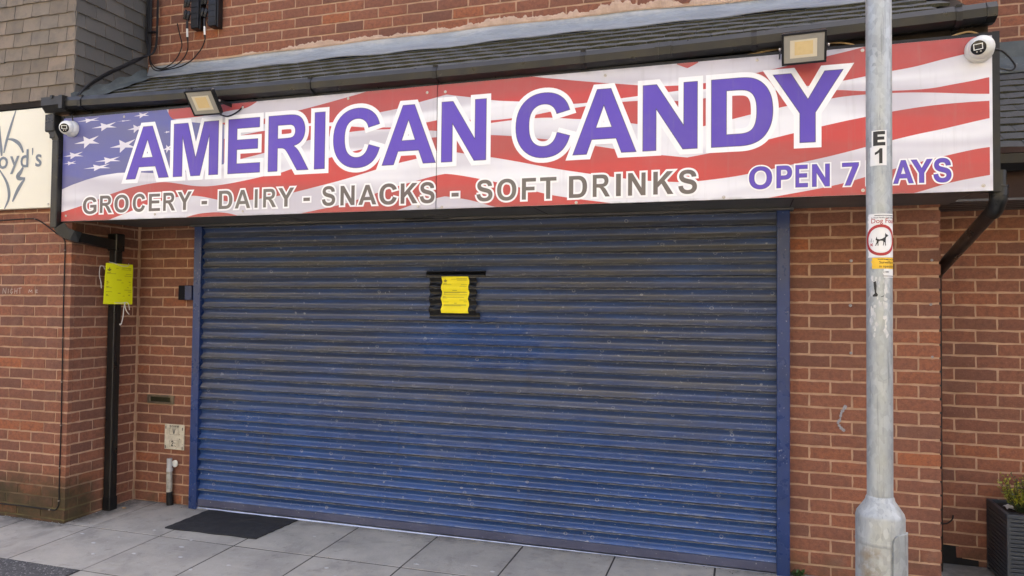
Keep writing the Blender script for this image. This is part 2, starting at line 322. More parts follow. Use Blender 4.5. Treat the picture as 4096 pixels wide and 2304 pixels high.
M['soil'] = simple('bark_mulch', (0.014, 0.011, 0.009), (0.032, 0.024, 0.018), 60, 0.95, 1.0, 90)
M['leaf'] = simple('leaf_gold', (0.36, 0.35, 0.02), (0.20, 0.24, 0.02), 30, 0.5)
M['leaf2'] = simple('leaf_green', (0.055, 0.085, 0.028), (0.035, 0.060, 0.022), 30, 0.5)
M['weed'] = simple('weed_leaf', (0.075, 0.15, 0.03), (0.045, 0.10, 0.022), 30, 0.5)
M['stem'] = simple('plant_stem', (0.08, 0.055, 0.025), (0.05, 0.04, 0.02), 30, 0.8)
M['brownpl'] = simple('brown_plastic', (0.030, 0.012, 0.008), (0.042, 0.017, 0.011), 6, 0.5, spec=0.2)
M['scratch'] = simple('chalk_scratch', (0.55, 0.46, 0.40), (0.46, 0.37, 0.31), 60, 0.9)
M['greypaint'] = simple('grey_paint_smear', (0.34, 0.35, 0.37), (0.24, 0.22, 0.22), 120, 0.8)
M['inside'] = simple('dark_void', (0.008, 0.008, 0.008), (0.010, 0.010, 0.010), 4, 0.9)
M['clip'] = simple('cable_clip', (0.30, 0.25, 0.2), (0.2, 0.17, 0.14), 40, 0.5)
P_WHITE = mk_print('printed_white', (0.83, 0.83, 0.84), (0.56, 0.535, 0.575))
P_RED = mk_print('printed_red', (0.56, 0.055, 0.050), (0.43, 0.070, 0.062))
P_BLUE = mk_print('printed_blue', (0.105, 0.115, 0.37), (0.130, 0.132, 0.29), (1.2, 1, 4))
P_STAR = mk_print('printed_star', (0.78, 0.77, 0.80), (0.66, 0.63, 0.68))
P_OUT = mk_print('printed_outline', (0.90, 0.90, 0.88), (0.88, 0.88, 0.87))
P_EDGE = mk_print('printed_letter_edge', (0.085, 0.075, 0.13), (0.075, 0.065, 0.12))
P_PURP = mk_print('printed_purple', (0.108, 0.055, 0.46), (0.095, 0.050, 0.41), (2, 1, 2))
P_GREY = mk_print('printed_grey', (0.150, 0.135, 0.115), (0.13, 0.105, 0.095), (1, 1, 1))

# ------------------------------------------------------------------ object helpers
def link(name, me, m=None, parent=None):
    o = bpy.data.objects.new(name, me); COL.objects.link(o)
    if m is not None and me is not None and not me.materials: me.materials.append(m)
    if parent is not None: o.parent = parent
    return o
def tag(o, label, cat, group=None):
    o['label'] = label; o['category'] = cat
    if group: o['group'] = group
    return o
def thing(name, label, cat, loc=(0, 0, 0), group=None):
    o = bpy.data.objects.new(name, None); COL.objects.link(o); o.location = loc; o.empty_display_size = 0.05
    return tag(o, label, cat, group)
class MB:
    """collects shapes into one mesh; coordinates are world ones, build() shifts them to the parent's base"""
    def __init__(s): s.v = []; s.f = []; s.mi = []; s.cur = 0
    def add(s, vs_, fs):
        k = len(s.v); s.v += [tuple(v) for v in vs_]
        for f in fs: s.f.append(tuple(k+i for i in f)); s.mi.append(s.cur)
        return s
    def box(s, x0, x1, y0, y1, z0, z1, mat=None):
        vs_ = [(x, y, z) for z in (z0, z1) for y in (y0, y1) for x in (x0, x1)]
        if mat is not None: vs_ = [mat @ Vector(v) for v in vs_]
        return s.add(vs_, [(0, 2, 3, 1), (4, 5, 7, 6), (0, 1, 5, 4), (2, 6, 7, 3), (0, 4, 6, 2), (1, 3, 7, 5)])
    def bbox(s, x0, x1, y0, y1, z0, z1, b=0.003, mat=None):
        """box with chamfered edges"""
        bm = bmesh.new(); bmesh.ops.create_cube(bm, size=1)
        for v in bm.verts: v.co = Vector(((x0+x1)/2+v.co.x*(x1-x0), (y0+y1)/2+v.co.y*(y1-y0), (z0+z1)/2+v.co.z*(z1-z0)))
        bmesh.ops.bevel(bm, geom=bm.edges[:], offset=b, segments=1, affect='EDGES')
        bm.verts.index_update()
        s.add([(mat @ v.co) if mat is not None else v.co for v in bm.verts], [[v.index for v in f.verts] for f in bm.faces]); bm.free(); return s
    def prism(s, pts, axis, a, b):
        """polygon pts (2d) swept along axis 0/1/2 from a to b"""
        n = len(pts)
        def mk(p, t):
            q = list(p); q.insert(axis, t); return tuple(q)
        vs_ = [mk(p, a) for p in pts] + [mk(p, b) for p in pts]
        fs = [(i, (i+1) % n, n+(i+1) % n, n+i) for i in range(n)] + [tuple(range(n-1, -1, -1)), tuple(range(n, 2*n))]
        return s.add(vs_, fs)
    def sheet(s, prof, axis, a, b, n=1):
        """open profile swept along an axis: a strip surface"""
        def mk(p, t):
            q = list(p); q.insert(axis, t); return tuple(q)
        k = len(prof); vs_ = []
        for j in range(n+1): vs_ += [mk(p, a+(b-a)*j/n) for p in prof]
        fs = [(j*k+i, j*k+i+1, (j+1)*k+i+1, (j+1)*k+i) for j in range(n) for i in range(k-1)]
        return s.add(vs_, fs)
    def tube(s, pts, r, n=8, caps=True):
        pts = [Vector(p) for p in pts]; rr = r if isinstance(r, (list, tuple)) else [r]*len(pts)
        d = (pts[1]-pts[0]).normalized(); x = d.orthogonal().normalized(); vs_ = []
        for i, p in enumerate(pts):
            if i == 0: t = pts[1]-pts[0]
            elif i == len(pts)-1: t = pts[-1]-pts[-2]
            else: t = (pts[i+1]-p).normalized()+(p-pts[i-1]).normalized()
            if t.length < 1e-9: t = d
            t.normalize(); x = (x-t*x.dot(t)).normalized(); y = t.cross(x)
            vs_ += [p+(x*math.cos(2*math.pi*k/n)+y*math.sin(2*math.pi*k/n))*rr[i] for k in range(n)]
        fs = [(i*n+k, i*n+(k+1) % n, (i+1)*n+(k+1) % n, (i+1)*n+k) for i in range(len(pts)-1) for k in range(n)]
        if caps: fs += [tuple(range(n-1, -1, -1)), tuple((len(pts)-1)*n+k for k in range(n))]
        return s.add(vs_, fs)
    def lathe(s, prof, n=24, mat=None):
        """profile (r,z) about local z; mat places it"""
        vs_ = []
        for r_, z in prof:
            for k in range(n):
                a = 2*math.pi*k/n; vs_.append(Vector((r_*math.cos(a), r_*math.sin(a), z)))
        if mat is not None: vs_ = [mat @ v for v in vs_]
        fs = [(i*n+k, i*n+(k+1) % n, (i+1)*n+(k+1) % n, (i+1)*n+k) for i in range(len(prof)-1) for k in range(n)]
        fs += [tuple(range(n-1, -1, -1)), tuple((len(prof)-1)*n+k for k in range(n))]
        return s.add(vs_, fs)
    def tris(s, tl, fn):
        vs_, fs = tl; return s.add([fn(v) for v in vs_], fs)
    def build(s, name, m, parent=None, smooth=False, base=None):
        off = Vector((0, 0, 0))
        if parent is not None:
            p = parent
            while p is not None: off = off + p.location; p = p.parent
        loc = Vector((0, 0, 0))
        if base is not None: loc = Vector(base)-off; off = Vector(base)
        me = bpy.data.meshes.new(name); me.from_pydata([tuple(Vector(v)-off) for v in s.v], [], s.f); me.update()
        for mm in (m if isinstance(m, (list, tuple)) else [m]): me.materials.append(mm)
        if any(s.mi): me.polygons.foreach_set('material_index', s.mi)
        if smooth:
            me.polygons.foreach_set('use_smooth', [True]*len(me.polygons))
            try: me.set_sharp_from_angle(angle=R(42))
            except Exception: pass
        o = link(name, me, None, parent); o.location = loc
        return o
def spline(pts, k=6):
    P = [Vector(p) for p in pts]; out = []
    for i in range(len(P)-1):
        a, b, c, d = P[max(i-1, 0)], P[i], P[i+1], P[min(i+2, len(P)-1)]
        for j in range(k):
            t = j/k
            out.append(0.5*((2*b)+(-a+c)*t+(2*a-5*b+4*c-d)*t*t+(-a+3*b-3*c+d)*t**3))
    out.append(P[-1]); return out

# ------------------------------------------------------------------ ground
def ground_quad(name, x0, x1, y0, y1, dz, m, z=None):
    mb = MB(); nx = 1
    f = (lambda x, y: gz(x, y)+dz) if z is None else (lambda x, y: z)
    mb.add([(x0, y0, f(x0, y0)), (x1, y0, f(x1, y0)), (x1, y1, f(x1, y1)), (x0, y1, f(x0, y1))], [(0, 1, 2, 3)])
    o = mb.build(name, m); o['kind'] = 'structure'; return o
ground_quad('ground', -900, 900, -900, 900, 0, M['asphalt'], z=-0.42)
pav = ground_quad('pavement', -9, 6, -3.2, 1.2, -0.0022, M['joint'])
ground_quad('road', -60, 60, -16, -3.34, 0, M['asphalt'], z=-0.25)
kb = MB(); kb.bbox(-9, 6, -3.335, -3.205, -0.40, -0.125, 0.012); kb = kb.build('kerb', SLAB); kb['kind'] = 'structure'
PX, PY = 0.590, 0.600
def slab_mesh(w, d, seed):
    rn = random.Random(seed); bm = bmesh.new(); bmesh.ops.create_cube(bm, size=1)
    for v in bm.verts: v.co = Vector((v.co.x*w+rn.uniform(-.0012, .0012), v.co.y*d+rn.uniform(-.0012, .0012), v.co.z*0.04-0.02))
    bmesh.ops.bevel(bm, geom=[e for e in bm.edges if all(v.co.z > -0.01 for v in e.verts)], offset=0.002, segments=1, affect='EDGES')
    me = bpy.data.meshes.new('paving_slab'); bm.to_mesh(me); bm.free(); me.materials.append(SLAB); return me
slabs = [slab_mesh(PX-0.009, PY-0.009, i) for i in range(5)]
half = slab_mesh(PX-0.009, 0.40, 9)
RX, RY = math.atan(0.035), -math.atan(0.003)
k = 0
for i in range(-6, 10):
    xc = -4.30+PX*(i+0.5)
    for j in range(-1, 5):
        yc = -PY*(j+0.5)
        if yc < -1.2 and xc < -3.72: continue
        if j == -1 and xc < 1.0: continue
        o = link('paving_slab', slabs[k % 5], None, pav); k += 1
        o.location = (xc, yc, gz(xc, yc)+random.uniform(-0.0006, 0.0006)); o.rotation_euler = (RX+random.uniform(-.002, .002), RY+random.uniform(-.002, .002), random.uniform(-.002, .002))
ground_quad('asphalt_patch', -9, -3.724, -3.2, -1.205, 0.0015, M['asphalt'])
# trodden gum and small litter on the slabs
gp = [(-4.02, -0.83, .020, .010), (-3.83, -0.52, .016, .009), (-3.45, -0.60, .014, .012), (-3.42, -0.72, .022, .010), (-3.62, -0.90, .016, .010), (-3.30, -0.86, .020, .011), (-3.86, -0.98, .014, .010), (-2.93, -0.88, .017, .013), (-3.10, -1.00, .015, .012), (-2.35, -0.74, .017, .010), (-1.87, -0.53, .020, .008), (-1.53, -0.45, .024, .007), (-1.40, -0.50, .020, .011), (-2.24, -0.83, .013, .008), (-4.24, -0.72, .018, .007), (-2.72, -0.30, .012, .009), (-0.50, -0.17, .012, .008), (-2.15, -0.20, .014, .008), (-3.95, -0.70, .010, .006), (-2.46, -0.92, .012, .009)]
for i, (x, y, a, b) in enumerate(gp):
    mb = MB(); n = 9; z = gz(x, y)+0.0015; ph = random.random()*6
    pts = []
    for q in range(n):
        t = 2*math.pi*q/n; rr = random.uniform(0.75, 1.15); pts.append((x+a*rr*math.cos(t), y+b*rr*math.sin(t)))
    vs_ = [(p[0], p[1], gz(*p)+0.0006) for p in pts]+[(x+(p[0]-x)*.6, y+(p[1]-y)*.6, gz(*p)+0.0028) for p in pts]
    mb.add(vs_, [(q, (q+1) % n, n+(q+1) % n, n+q) for q in range(n)]+[tuple(range(n, 2*n))])
    o = mb.build('chewing_gum', M['gum'], base=(x, y, gz(x, y)))
    tag(o, 'small pale flattened spot of chewing gum trodden into the grey paving', 'gum', 'gum spots on the paving')

# ------------------------------------------------------------------ terrace across the street, behind the camera
op = thing('terrace', 'plain brown brick terrace on the far side of the street', 'building', (0, -16.5, -0.3))
OPB = simple('far_brick', (0.165, 0.135, 0.062), (0.135, 0.11, 0.05), 3, 0.9, 0.3, 30)
OPG = simple('window_glass', (0.02, 0.025, 0.03), (0.03, 0.035, 0.04), 2, 0.08)
OPF = simple('window_frame', (0.6, 0.6, 0.58), (0.5, 0.5, 0.48), 5, 0.5)
def later_terrace():
    MB().box(-32, 30, -22, -16.5, -0.42, 6.6).build('wall', OPB, op)
    MB().prism([(-22.4, 6.6), (-16.1, 6.6), (-19.25, 9.0)], 0, -32.2, 30.2).build('roof', RTILE, op)
    for i in range(13):
        x = -29+4.6*i
        for z0, z1, w in ((0.3, 2.6, 1.5), (3.7, 5.2, 0.9)):
            f_ = MB().box(x-w-.08, x+w+.08, -16.505, -16.46, z0-.08, z1+.08).build('window', OPF, op)
            MB().box(x-w, x-.03, -16.455, -16.44, z0, z1).build('pane', OPG, f_); MB().box(x+.03, x+w, -16.455, -16.44, z0, z1).build('pane', OPG, f_)

later_terrace()

# ------------------------------------------------------------------ bricks
def brick_mesh(w, seed):
    rn = random.Random(seed); h, d = 0.0625, 0.035; nx, nz = 5, 2
    v = []; f = []
    for j in range(nz+1):
        for i in range(nx+1):
            e = i in (0, nx) or j in (0, nz)
            v.append(((i/nx-0.5)*w+(rn.uniform(-.0024, .0024) if e else 0), (0.0013 if e else 0)+rn.uniform(-.0009, .0009), (j/nz-0.5)*h+(rn.uniform(-.0022, .0022) if e else 0)))
    W = nx+1
    for j in range(nz):
        for i in range(nx): f.append((j*W+i, j*W+i+1, (j+1)*W+i+1, (j+1)*W+i))
    ring = [i for i in range(W)]+[j*W+nx for j in range(1, nz+1)]+[nz*W+i for i in range(nx-1, -1, -1)]+[j*W for j in range(nz-1, 0, -1)]
    k0 = len(v)
    for i in ring: v.append((v[i][0]*0.985, d, v[i][2]*0.96))
    n = len(ring)
    for a in range(n): f.append((ring[(a+1) % n], ring[a], k0+a, k0+(a+1) % n))
    me = bpy.data.meshes.new('brick'); me.from_pydata(v, [], f); me.update(); me.materials.append(BRICK); return me
BM = [brick_mesh(0.2155, i) for i in range(10)]
BH = [brick_mesh(0.1030, 40+i) for i in range(5)]
REC = 0.0046     # how far the mortar lies behind the brick faces
def lay(parent, axis, plane, u0, u1, z0, z1, bed, ph, pitch=0.225, skip=None, quoin=None):
    """bricks on a wall: axis 0 = wall along x facing -y, axis 1 = wall along y facing +x.
    bed = height of one bed joint, ph = perpend positions of the even and the odd course"""
    k0 = math.floor((z0-bed)/0.075); far = []
    k = k0
    while bed+k*0.075 < z1:
        zc = bed+k*0.075+0.0375
        if zc+0.02 > z0 and zc-0.01 < z1:
            p = ph[k % 2]; i = math.floor((u0-p)/pitch)
            while p+i*pitch < u1:
                a = max(p+i*pitch+0.005, u0); b = min(p+(i+1)*pitch-0.005, u1); i += 1
                if b-a < 0.03: continue
                uc, w = (a+b)/2, b-a
                P = Vector((uc, plane, zc)) if axis == 0 else Vector((plane, uc, zc))
                if skip and skip(uc, zc): continue
                me, w0 = (random.choice(BH), 0.103) if w < 0.14 else (random.choice(BM), 0.2155)
                dep = random.uniform(-0.0018, 0.0015)
                loc = P+(Vector((0, dep, 0)) if axis == 0 else Vector((-dep, 0, 0)))
                rot = (random.uniform(-.004, .004), random.uniform(-.005, .005), (0 if axis == 0 else math.pi/2)+random.uniform(-.003, .003))
                if seen(P):
                    o = link('brick', me, None, parent); o.location = loc-parent.location; o.rotation_euler = rot; o.scale = (w/w0, 1, 1)
                else: far.append((me, Matrix.LocRotScale(loc, Matrix.Rotation(rot[2], 3, 'Z').to_quaternion(), Vector((w/w0, 1, 1)))))
        k += 1
    if far:
        mb = MB()
        for me, mt in far: mb.add([mt @ v.co for v in me.vertices], [tuple(p.vertices) for p in me.polygons])
        o = mb.build('far_bricks', BRICK, parent); o['kind'] = 'stuff'
BED = 0.0596
blk = thing('sun_blocker', 'unseen tall block added behind the shops to keep the sun off the front', 'building', (0, 5, -0.4))  # added out of view to hold the shop front in shade
MB().box(-40, 40, 1.62, 10, -0.42, 8.2).build('wall', OPB, blk)
MB().prism([(1.4, 8.2), (10.3, 8.2), (5.8, 10.6)], 0, -40.2, 40.2).build('roof', RTILE, blk)
# wall of the shop on the left, front and flank
wl = thing('brick_wall', 'red brick wall corner under the cream sign at the left edge', 'wall', (-4.545, -0.597, gz(-4.5, -.6)))
MB().box(-8, -4.545-REC, -0.597+REC, 1.5, -0.4, 2.95).build('mortar', MORTAR, wl)
lay(wl, 0, -0.597, -6.6, -4.545, -0.10, 2.32, BED, (-4.657-0.225*9, -4.7645-0.225*9))
lay(wl, 1, -4.545, -0.560, 0.0, -0.10, 2.16, BED, (-0.493-0.225*4, -0.383-0.225*4))
# recessed wall between the corner and the shutter
wr = thing('brick_wall', 'narrow recessed brick wall with letter plate, between drainpipe and shutter', 'wall', (-4.2, 0, 0))
MB().box(-4.5515, -3.80, REC, 0.3, -0.4, 2.2).build('mortar', MORTAR, wr)
# a struck line of mortar in the inner corner
mb = MB(); pts = [(-4.541+random.uniform(-.003, .003), -0.002+random.uniform(-.003, .001), -0.05+0.06*i) for i in range(38)]
mb.tube(pts, [random.uniform(.003, .009) for _ in pts], 6); mb.build('corner_pointing', MORTAR, wr)
lay(wr, 0, 0.0, -4.528, -3.90, -0.05, 2.16, BED, (-4.413-0.225*2, -4.300-0.225*2))
# pier right of the shutter
wp = thing('brick_pier', 'red brick pier between the blue shutter and the recessed wall', 'wall', (0.6, 0, 0))
MB().box(0.10, 1.018-REC, REC, 0.55, -0.4, 2.16).build('mortar', MORTAR, wp)
lay(wp, 0, 0.0, 0.225, 1.020, -0.08, 2.14, BED, (0.349-0.225*2, 0.4615-0.225*2))
lay(wp, 1, 1.0205, 0.035, 0.42, -0.08, 2.14, BED, (0.10-.225, 0.2125-.225))
# wall above the canopy
wu = thing('brick_wall', 'upper red brick wall above the lead flashing along the top edge', 'wall', (-1.7, 0, 3.3))
MB().box(-4.62, 1.06, REC, 1.4, 2.2, 5.2).build('mortar', MORTAR, wu)
lay(wu, 0, 0.0, -4.50, 1.06, 3.335, 5.15, 3.615-0.075*10, (-2.926+0.227*0.5-0.227*10, -2.926-0.227*10), 0.227)
# shop to the right: recessed wall below, its upper wall behind the roof
wq = thing('brick_wall', 'shaded recessed brick wall behind the planter at the right edge', 'wall', (1.5, 0.42, 0))
MB().box(0.9, 5.0, 0.42+REC, 0.8, -0.4, 2.12).build('mortar', MORTAR, wq)
lay(wq, 0, 0.42, 1.03, 2.6, -0.02, 2.12, BED-0.0045, (1.184-.225*2, 1.298-.225*2), skip=lambda u, z: u < 1.21 and z < 0.125)
MB().prism([(1.00, -.1), (1.31, -.1), (1.305, .052), (1.22, .058), (1.205, .125), (1.10, .130), (1.00, .128)], 1, 0.4225, 0.47).build('broken_hole', M['inside'], wq)
wv = thing('brick_wall', 'piece of distant brick wall in the top right corner', 'wall', (1.8, 1.1, 3.2))
MB().box(1.06, 5.0, 1.1+REC, 1.6, 2.4, 5.2).build('mortar', MORTAR, wv)
lay(wv, 0, 1.1, 1.2, 2.9, 3.28, 4.4, 3.287-.075*4, (1.63-.225*3, 1.7425-.225*3))

# ------------------------------------------------------------------ tile-hung bay, top left
bay = thing('tile_hung_bay', 'grey brown tile-hung upper bay above the cream sign, top left corner', 'cladding', (-4.6, -0.65, 2.9))
MB().box(-8, -4.518, -0.632, 1.3, 2.925, 5.3).build('backing', M['fascia'], bay)
def tile_mesh(w, h, seed, th=0.011):
    """hung plain tile: local x width, z up from its lower edge, front -y"""
    rn = random.Random(seed); nx = 4; v = []; f = []
    cam_ = [0.0016*math.sin(math.pi*i/nx)+rn.uniform(-.0006, .0006) for i in range(nx+1)]
    for y0 in (0, th):
        for z in (0, h):
            for i in range(nx+1): v.append(((i/nx-.5)*w, y0+cam_[i]*(1 if z == 0 else .4), z+(rn.uniform(-.0018, .0018) if z == 0 else 0)))
    W = nx+1; A, B_, C_, D_ = 0, W, 2*W, 3*W
    for i in range(nx):
        f += [(A+i, A+i+1, B_+i+1, B_+i), (C_+i+1, C_+i, D_+i, D_+i+1), (A+i+1, A+i, C_+i, C_+i+1)]
    f += [(A, B_, D_, C_), (B_-1, D_-1, D_+nx, B_+nx)] if False else [(A, B_, D_, C_), (A+nx, C_+nx, D_+nx, B_+nx)]
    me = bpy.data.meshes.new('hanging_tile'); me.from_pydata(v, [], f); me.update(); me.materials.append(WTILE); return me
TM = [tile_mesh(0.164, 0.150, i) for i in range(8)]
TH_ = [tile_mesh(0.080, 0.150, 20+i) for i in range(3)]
G_ = 0.1025
far = []
def hang(axis, plane, u0, u1, z, ph, row):
    i = math.floor((u0-ph)/0.168)
    while ph+i*0.168 < u1:
        a = max(ph+i*0.168+0.002, u0); b = min(ph+(i+1)*0.168-0.002, u1); i += 1
        if b-a < 0.02: continue
        uc, w = (a+b)/2, b-a
        me, w0 = (random.choice(TH_), 0.080) if w < 0.1 else (random.choice(TM), 0.164)
        P = Vector((uc, plane, z)) if axis == 0 else Vector((plane, uc, z))
        P.z += random.uniform(-.002, .002)
        rot = Matrix.Rotation(0 if axis == 0 else math.pi/2, 3, 'Z') @ Matrix.Rotation(R(-6)+random.uniform(-.012, .012), 3, 'X') @ Matrix.Rotation(random.uniform(-.008, .008), 3, 'Y')
        if seen(P):
            o = link('hanging_tile', me, None, bay); o.location = P-bay.location; o.rotation_euler = rot.to_euler(); o.scale = (w/w0, 1, 1)
        else: far.append((me, Matrix.LocRotScale(P, rot.to_quaternion(), Vector((w/w0, 1, 1)))))
for n_ in range(0, 20):
    z = 2.957+G_*n_
    ph = -4.582 if n_ % 2 == 0 else -4.498
    hang(0, -0.654, -6.4, -4.4985, z, ph-0.168*14, n_)
    hang(1, -4.497, -0.652, 0.01, z, (-0.652 if n_ % 2 == 0 else -0.568)-0.168*2, n_)
mb = MB()
for me, mt in far: mb.add([mt @ v.co for v in me.vertices], [tuple(p.vertices) for p in me.polygons])
mb.build('far_tiles', WTILE, bay)['kind'] = 'stuff'
MB().box(-8, -4.62, -0.648, -0.60, 2.915, 2.953).build('batten', M['fascia'], bay)

# ------------------------------------------------------------------ canopy: soffit, fascia, tiled lean-to roof
can = thing('canopy_roof', 'mossy dark tiled lean-to roof sloping down above the shop sign', 'roof', (-1.7, -0.3, 2.1))
RP = 30; TP = math.tan(R(RP)); RZ0 = 3.287     # roof plane z = RZ0 + TP*y
def rz(y): return RZ0+TP*y
CX0, CX1 = -4.535, 1.085
so_ = MB(); so_.box(CX0, CX1-0.02, -0.655, 0.02, 2.108, 2.125).build('soffit', M['soffit'], can)
sj = MB()
for x in (-2.95, -1.2, 0.24): sj.box(x-0.002, x+0.002, -0.655, 0.0, 2.1062, 2.1085)
sj.build('soffit_joint', M['inside'], can)
MB().box(CX0, CX1-0.01, -0.650, -0.615, 2.126, 2.86).build('fascia', M['fascia'], can)
MB().prism([(-0.64, rz(-0.64)-0.03), (0.02, rz(0.02)-0.03), (0.02, rz(0.02)-0.055), (-0.64, rz(-0.64)-0.055)], 0, CX0+0.03, CX1).build('roof_deck', M['fascia'], can)
MB().prism([(-0.612, 2.127), (0.0, 2.127), (0.0, rz(0)-0.06), (-0.612, rz(-0.612)-0.06)], 0, CX1-0.03, CX1-0.005).build('end_board', M['fascia'], can)
def rtile_mesh(seed):
    rn = random.Random(seed); w, L, th = 0.1655, 0.200, 0.016; nx = 4; v = []; f = []
    cm = [0.003*math.sin(math.pi*i/nx)+rn.uniform(-.0008, .0008) for i in range(nx+1)]
    for zt in (0, -th):
        for y in (0, L):
            for i in range(nx+1): v.append(((i/nx-.5)*w, y+(rn.uniform(-.002, .002) if y == 0 else 0), zt+cm[i]))
    W = nx+1; A, B_, C_, D_ = 0, W, 2*W, 3*W
    for i in range(nx): f += [(A+i, A+i+1, B_+i+1, B_+i), (A+i+1, A+i, C_+i, C_+i+1), (C_+i+1, C_+i, D_+i, D_+i+1)]
    f += [(A, B_, D_, C_), (A+nx, C_+nx, D_+nx, B_+nx)]
    me = bpy.data.meshes.new('roof_tile'); me.from_pydata(v, [], f); me.update(); me.materials.append(RTILE); return me
RT = [rtile_mesh(i) for i in range(8)]
def roof_rows(parent, x0, x1, y_e, z_e, pitch, rows, gauge, off=0.0, ridge_wave=0.002):
    ca, sa = math.cos(pitch), math.sin(pitch)
    for r_ in range(rows):
        y = y_e+gauge*r_*ca; z = z_e+gauge*r_*sa
        x = x0+(0.084 if r_ % 2 else 0)+off
        while x < x1:
            o = link('roof_tile', random.choice(RT), None, parent)
            o.location = Vector((x, y+random.uniform(-.0015, .0015), z+random.uniform(-.0007, .0007)+ridge_wave*math.sin(x*3.1+r_)))-parent.location
            o.rotation_euler = (pitch-R(5.0)+random.uniform(-.004, .004), random.uniform(-.006, .006), random.uniform(-.005, .005))
            x += 0.1685
ye = -0.665
roof_rows(can, CX0+0.14, CX1-0.09, ye, rz(ye)+0.010, R(RP), 6, 0.128)

# lead flashing at the head of the canopy roof with a rough cement fillet on top
ld = thing('lead_flashing', 'long pale grey lead flashing between the canopy tiles and the upper brick wall', 'flashing', (-1.7, 0, 3.3))
def lead_strip(x0, x1, name, dy=0.0):
    mb = MB(); rn = random.Random(int(x0*100)); n = int((x1-x0)/0.03); prof_n = 9; v = []; f = []
    for i in range(n+1):
        x = x0+(x1-x0)*i/n
        w1 = 0.004*math.sin(x*5.1)+0.003*math.sin(x*13.3+1)+rn.uniform(-.0012, .0012)
        zt = 3.378-0.006*math.sin(x*0.9)+0.003*math.sin(x*7)-0.035*max(0, (x-(-0.6)))/1.6
        ap = 0.092+0.010*math.sin(x*2.3)+0.006*math.sin(x*9.1)
        lift = 0.010+0.007*max(0, math.sin(x*4.3+0.7))+0.004*math.sin(x*11)
        P = [(-0.004, zt), (-0.010+w1*.3, zt-0.02), (-0.013+w1, 3.338), (-0.020+w1, 3.318), (-0.034, rz(-0.034)+0.026), (-0.055, rz(-0.055)+0.022+w1), (-ap*.8, rz(-ap*.8)+0.014+lift*.5+w1), (-ap, rz(-ap)+0.006+lift), (-ap+.002, rz(-ap)+0.002+lift)]
        v += [(x, p[0]-dy, p[1]) for p in P]
    for i in range(n):
        for j in range(prof_n-1): f.append((i*prof_n+j, i*prof_n+j+1, (i+1)*prof_n+j+1, (i+1)*prof_n+j))
    mb.add(v, f); return mb.build(name, M['lead'], ld, True)
for a, b, d_ in ((-4.48, -3.02, 0), (-3.06, -0.925, 0.003), (-0.965, 1.07, 0)): lead_strip(a, b, 'lead_sheet', d_)
mb = MB(); n = 1400; v = []; rn = random.Random(3)
LAT = [[rn.random() for _ in range(4000)] for _ in range(5)]
def fn(x, s):  # ragged height of the trowelled cement, 1d fractal noise
    v_ = 0
    for o_, (f_, a_) in enumerate(((2.3, .55), (7.1, .4), (19, .28), (47, .2), (105, .14))):
        t = (x+6)*f_; i_ = int(t); u_ = t-i_; u_ = u_*u_*(3-2*u_); v_ += a_*(LAT[o_][i_]*(1-u_)+LAT[o_][i_+1]*u_)
    return max(0, (v_-.45)*1.9)
for i in range(n+1):
    x = -4.46+5.50*i/n
    zt = 3.378-0.006*math.sin(x*0.9)+0.003*math.sin(x*7)-0.035*max(0, (x+0.6))/1.6
    amp = (0.012 if x < -3.6 else 0.026 if x < -1.4 else 0.036)
    h = 0.010+amp*1.5*fn(x, 1.3)+rn.uniform(0, .002)
    v += [(x, -0.010, zt-0.004), (x, -0.011-rn.uniform(0, .003), zt+0.006), (x, -0.006-rn.uniform(0, .003), zt+h*.65), (x, 0.004, zt+h)]
mb.add(v, [(i*4+j, i*4+j+1, i*4+5+j, i*4+4+j) for i in range(n) for j in range(3)]); mb.build('cement_fillet', M['cement'], ld)
# darker lead soakers where the roof meets the tiled flank
ls = thing('lead_soaker', 'dark weathered lead strip dressed along the roof edge against the tiled bay', 'flashing', (-4.45, -0.35, 3.1))
mb = MB(); n = 24; v = []
for i in range(n+1):
    y = -0.70+0.66*i/n; z = rz(y)+0.016
    wv_ = 0.012*math.sin(i*1.1)+random.uniform(-.006, .006)
    hz_ = 0.06+0.012*math.sin(i*.9+1)
    v += [(-4.472, y, z+hz_), (-4.468, y, z+0.035), (-4.462, y, z+0.012), (-4.42, y, z+0.008), (-4.355+wv_, y, z+0.004)]
mb.add(v, [(i*5+j, i*5+5+j, i*5+6+j, i*5+1+j) for i in range(n) for j in range(4)]); mb.build('lead_sheet', M['lead_dark'], ls)

# ------------------------------------------------------------------ gutter
gut = thing('gutter', 'long black plastic gutter along the eaves above the shop sign', 'gutter', (-1.7, -0.7, 2.85))
GX0, GX1 = -4.47, 1.075
def gl(x): return 2.889+0.0055*(x+1.75)**2      # lip height: the run sags a little in the middle
def gprof(t=0.0):      # outer profile, (y, z below lip)
    return [(-0.640, 0.0), (-0.640+0.002, -0.055), (-0.660, -0.080), (-0.705+0, -0.083), (-0.7475-t, -0.066-t*.5), (-0.752-t, -0.028), (-0.737-t, -0.001), (-0.729, 0.0)]
def gut_piece(name, x0, x1, t=0.0, m='gutter', n=1, wav=0.0, parent=gut):
    if x1-x0 > 1: n = 20
    mb = MB(); P = gprof(t); inner = [(y+(0.0035 if y < -0.70 else (-0.0035 if y < -0.645 else 0.003)) , z+0.0035) for y, z in P]
    ring = P+inner[::-1]; v = []; kx = len(ring)
    for i in range(n+1):
        x = x0+(x1-x0)*i/n; dz = gl(x)+wav*math.sin(x*2.2)
        v += [(x, p[0], dz+p[1]) for p in ring]
    f = [(i*kx+j, (i+1)*kx+j, (i+1)*kx+(j+1) % kx, i*kx+(j+1) % kx) for i in range(n) for j in range(kx)]
    f += [tuple(range(kx-1, -1, -1)), tuple(n*kx+j for j in range(kx))]
    return mb.add(v, f).build(name, M[m], parent)
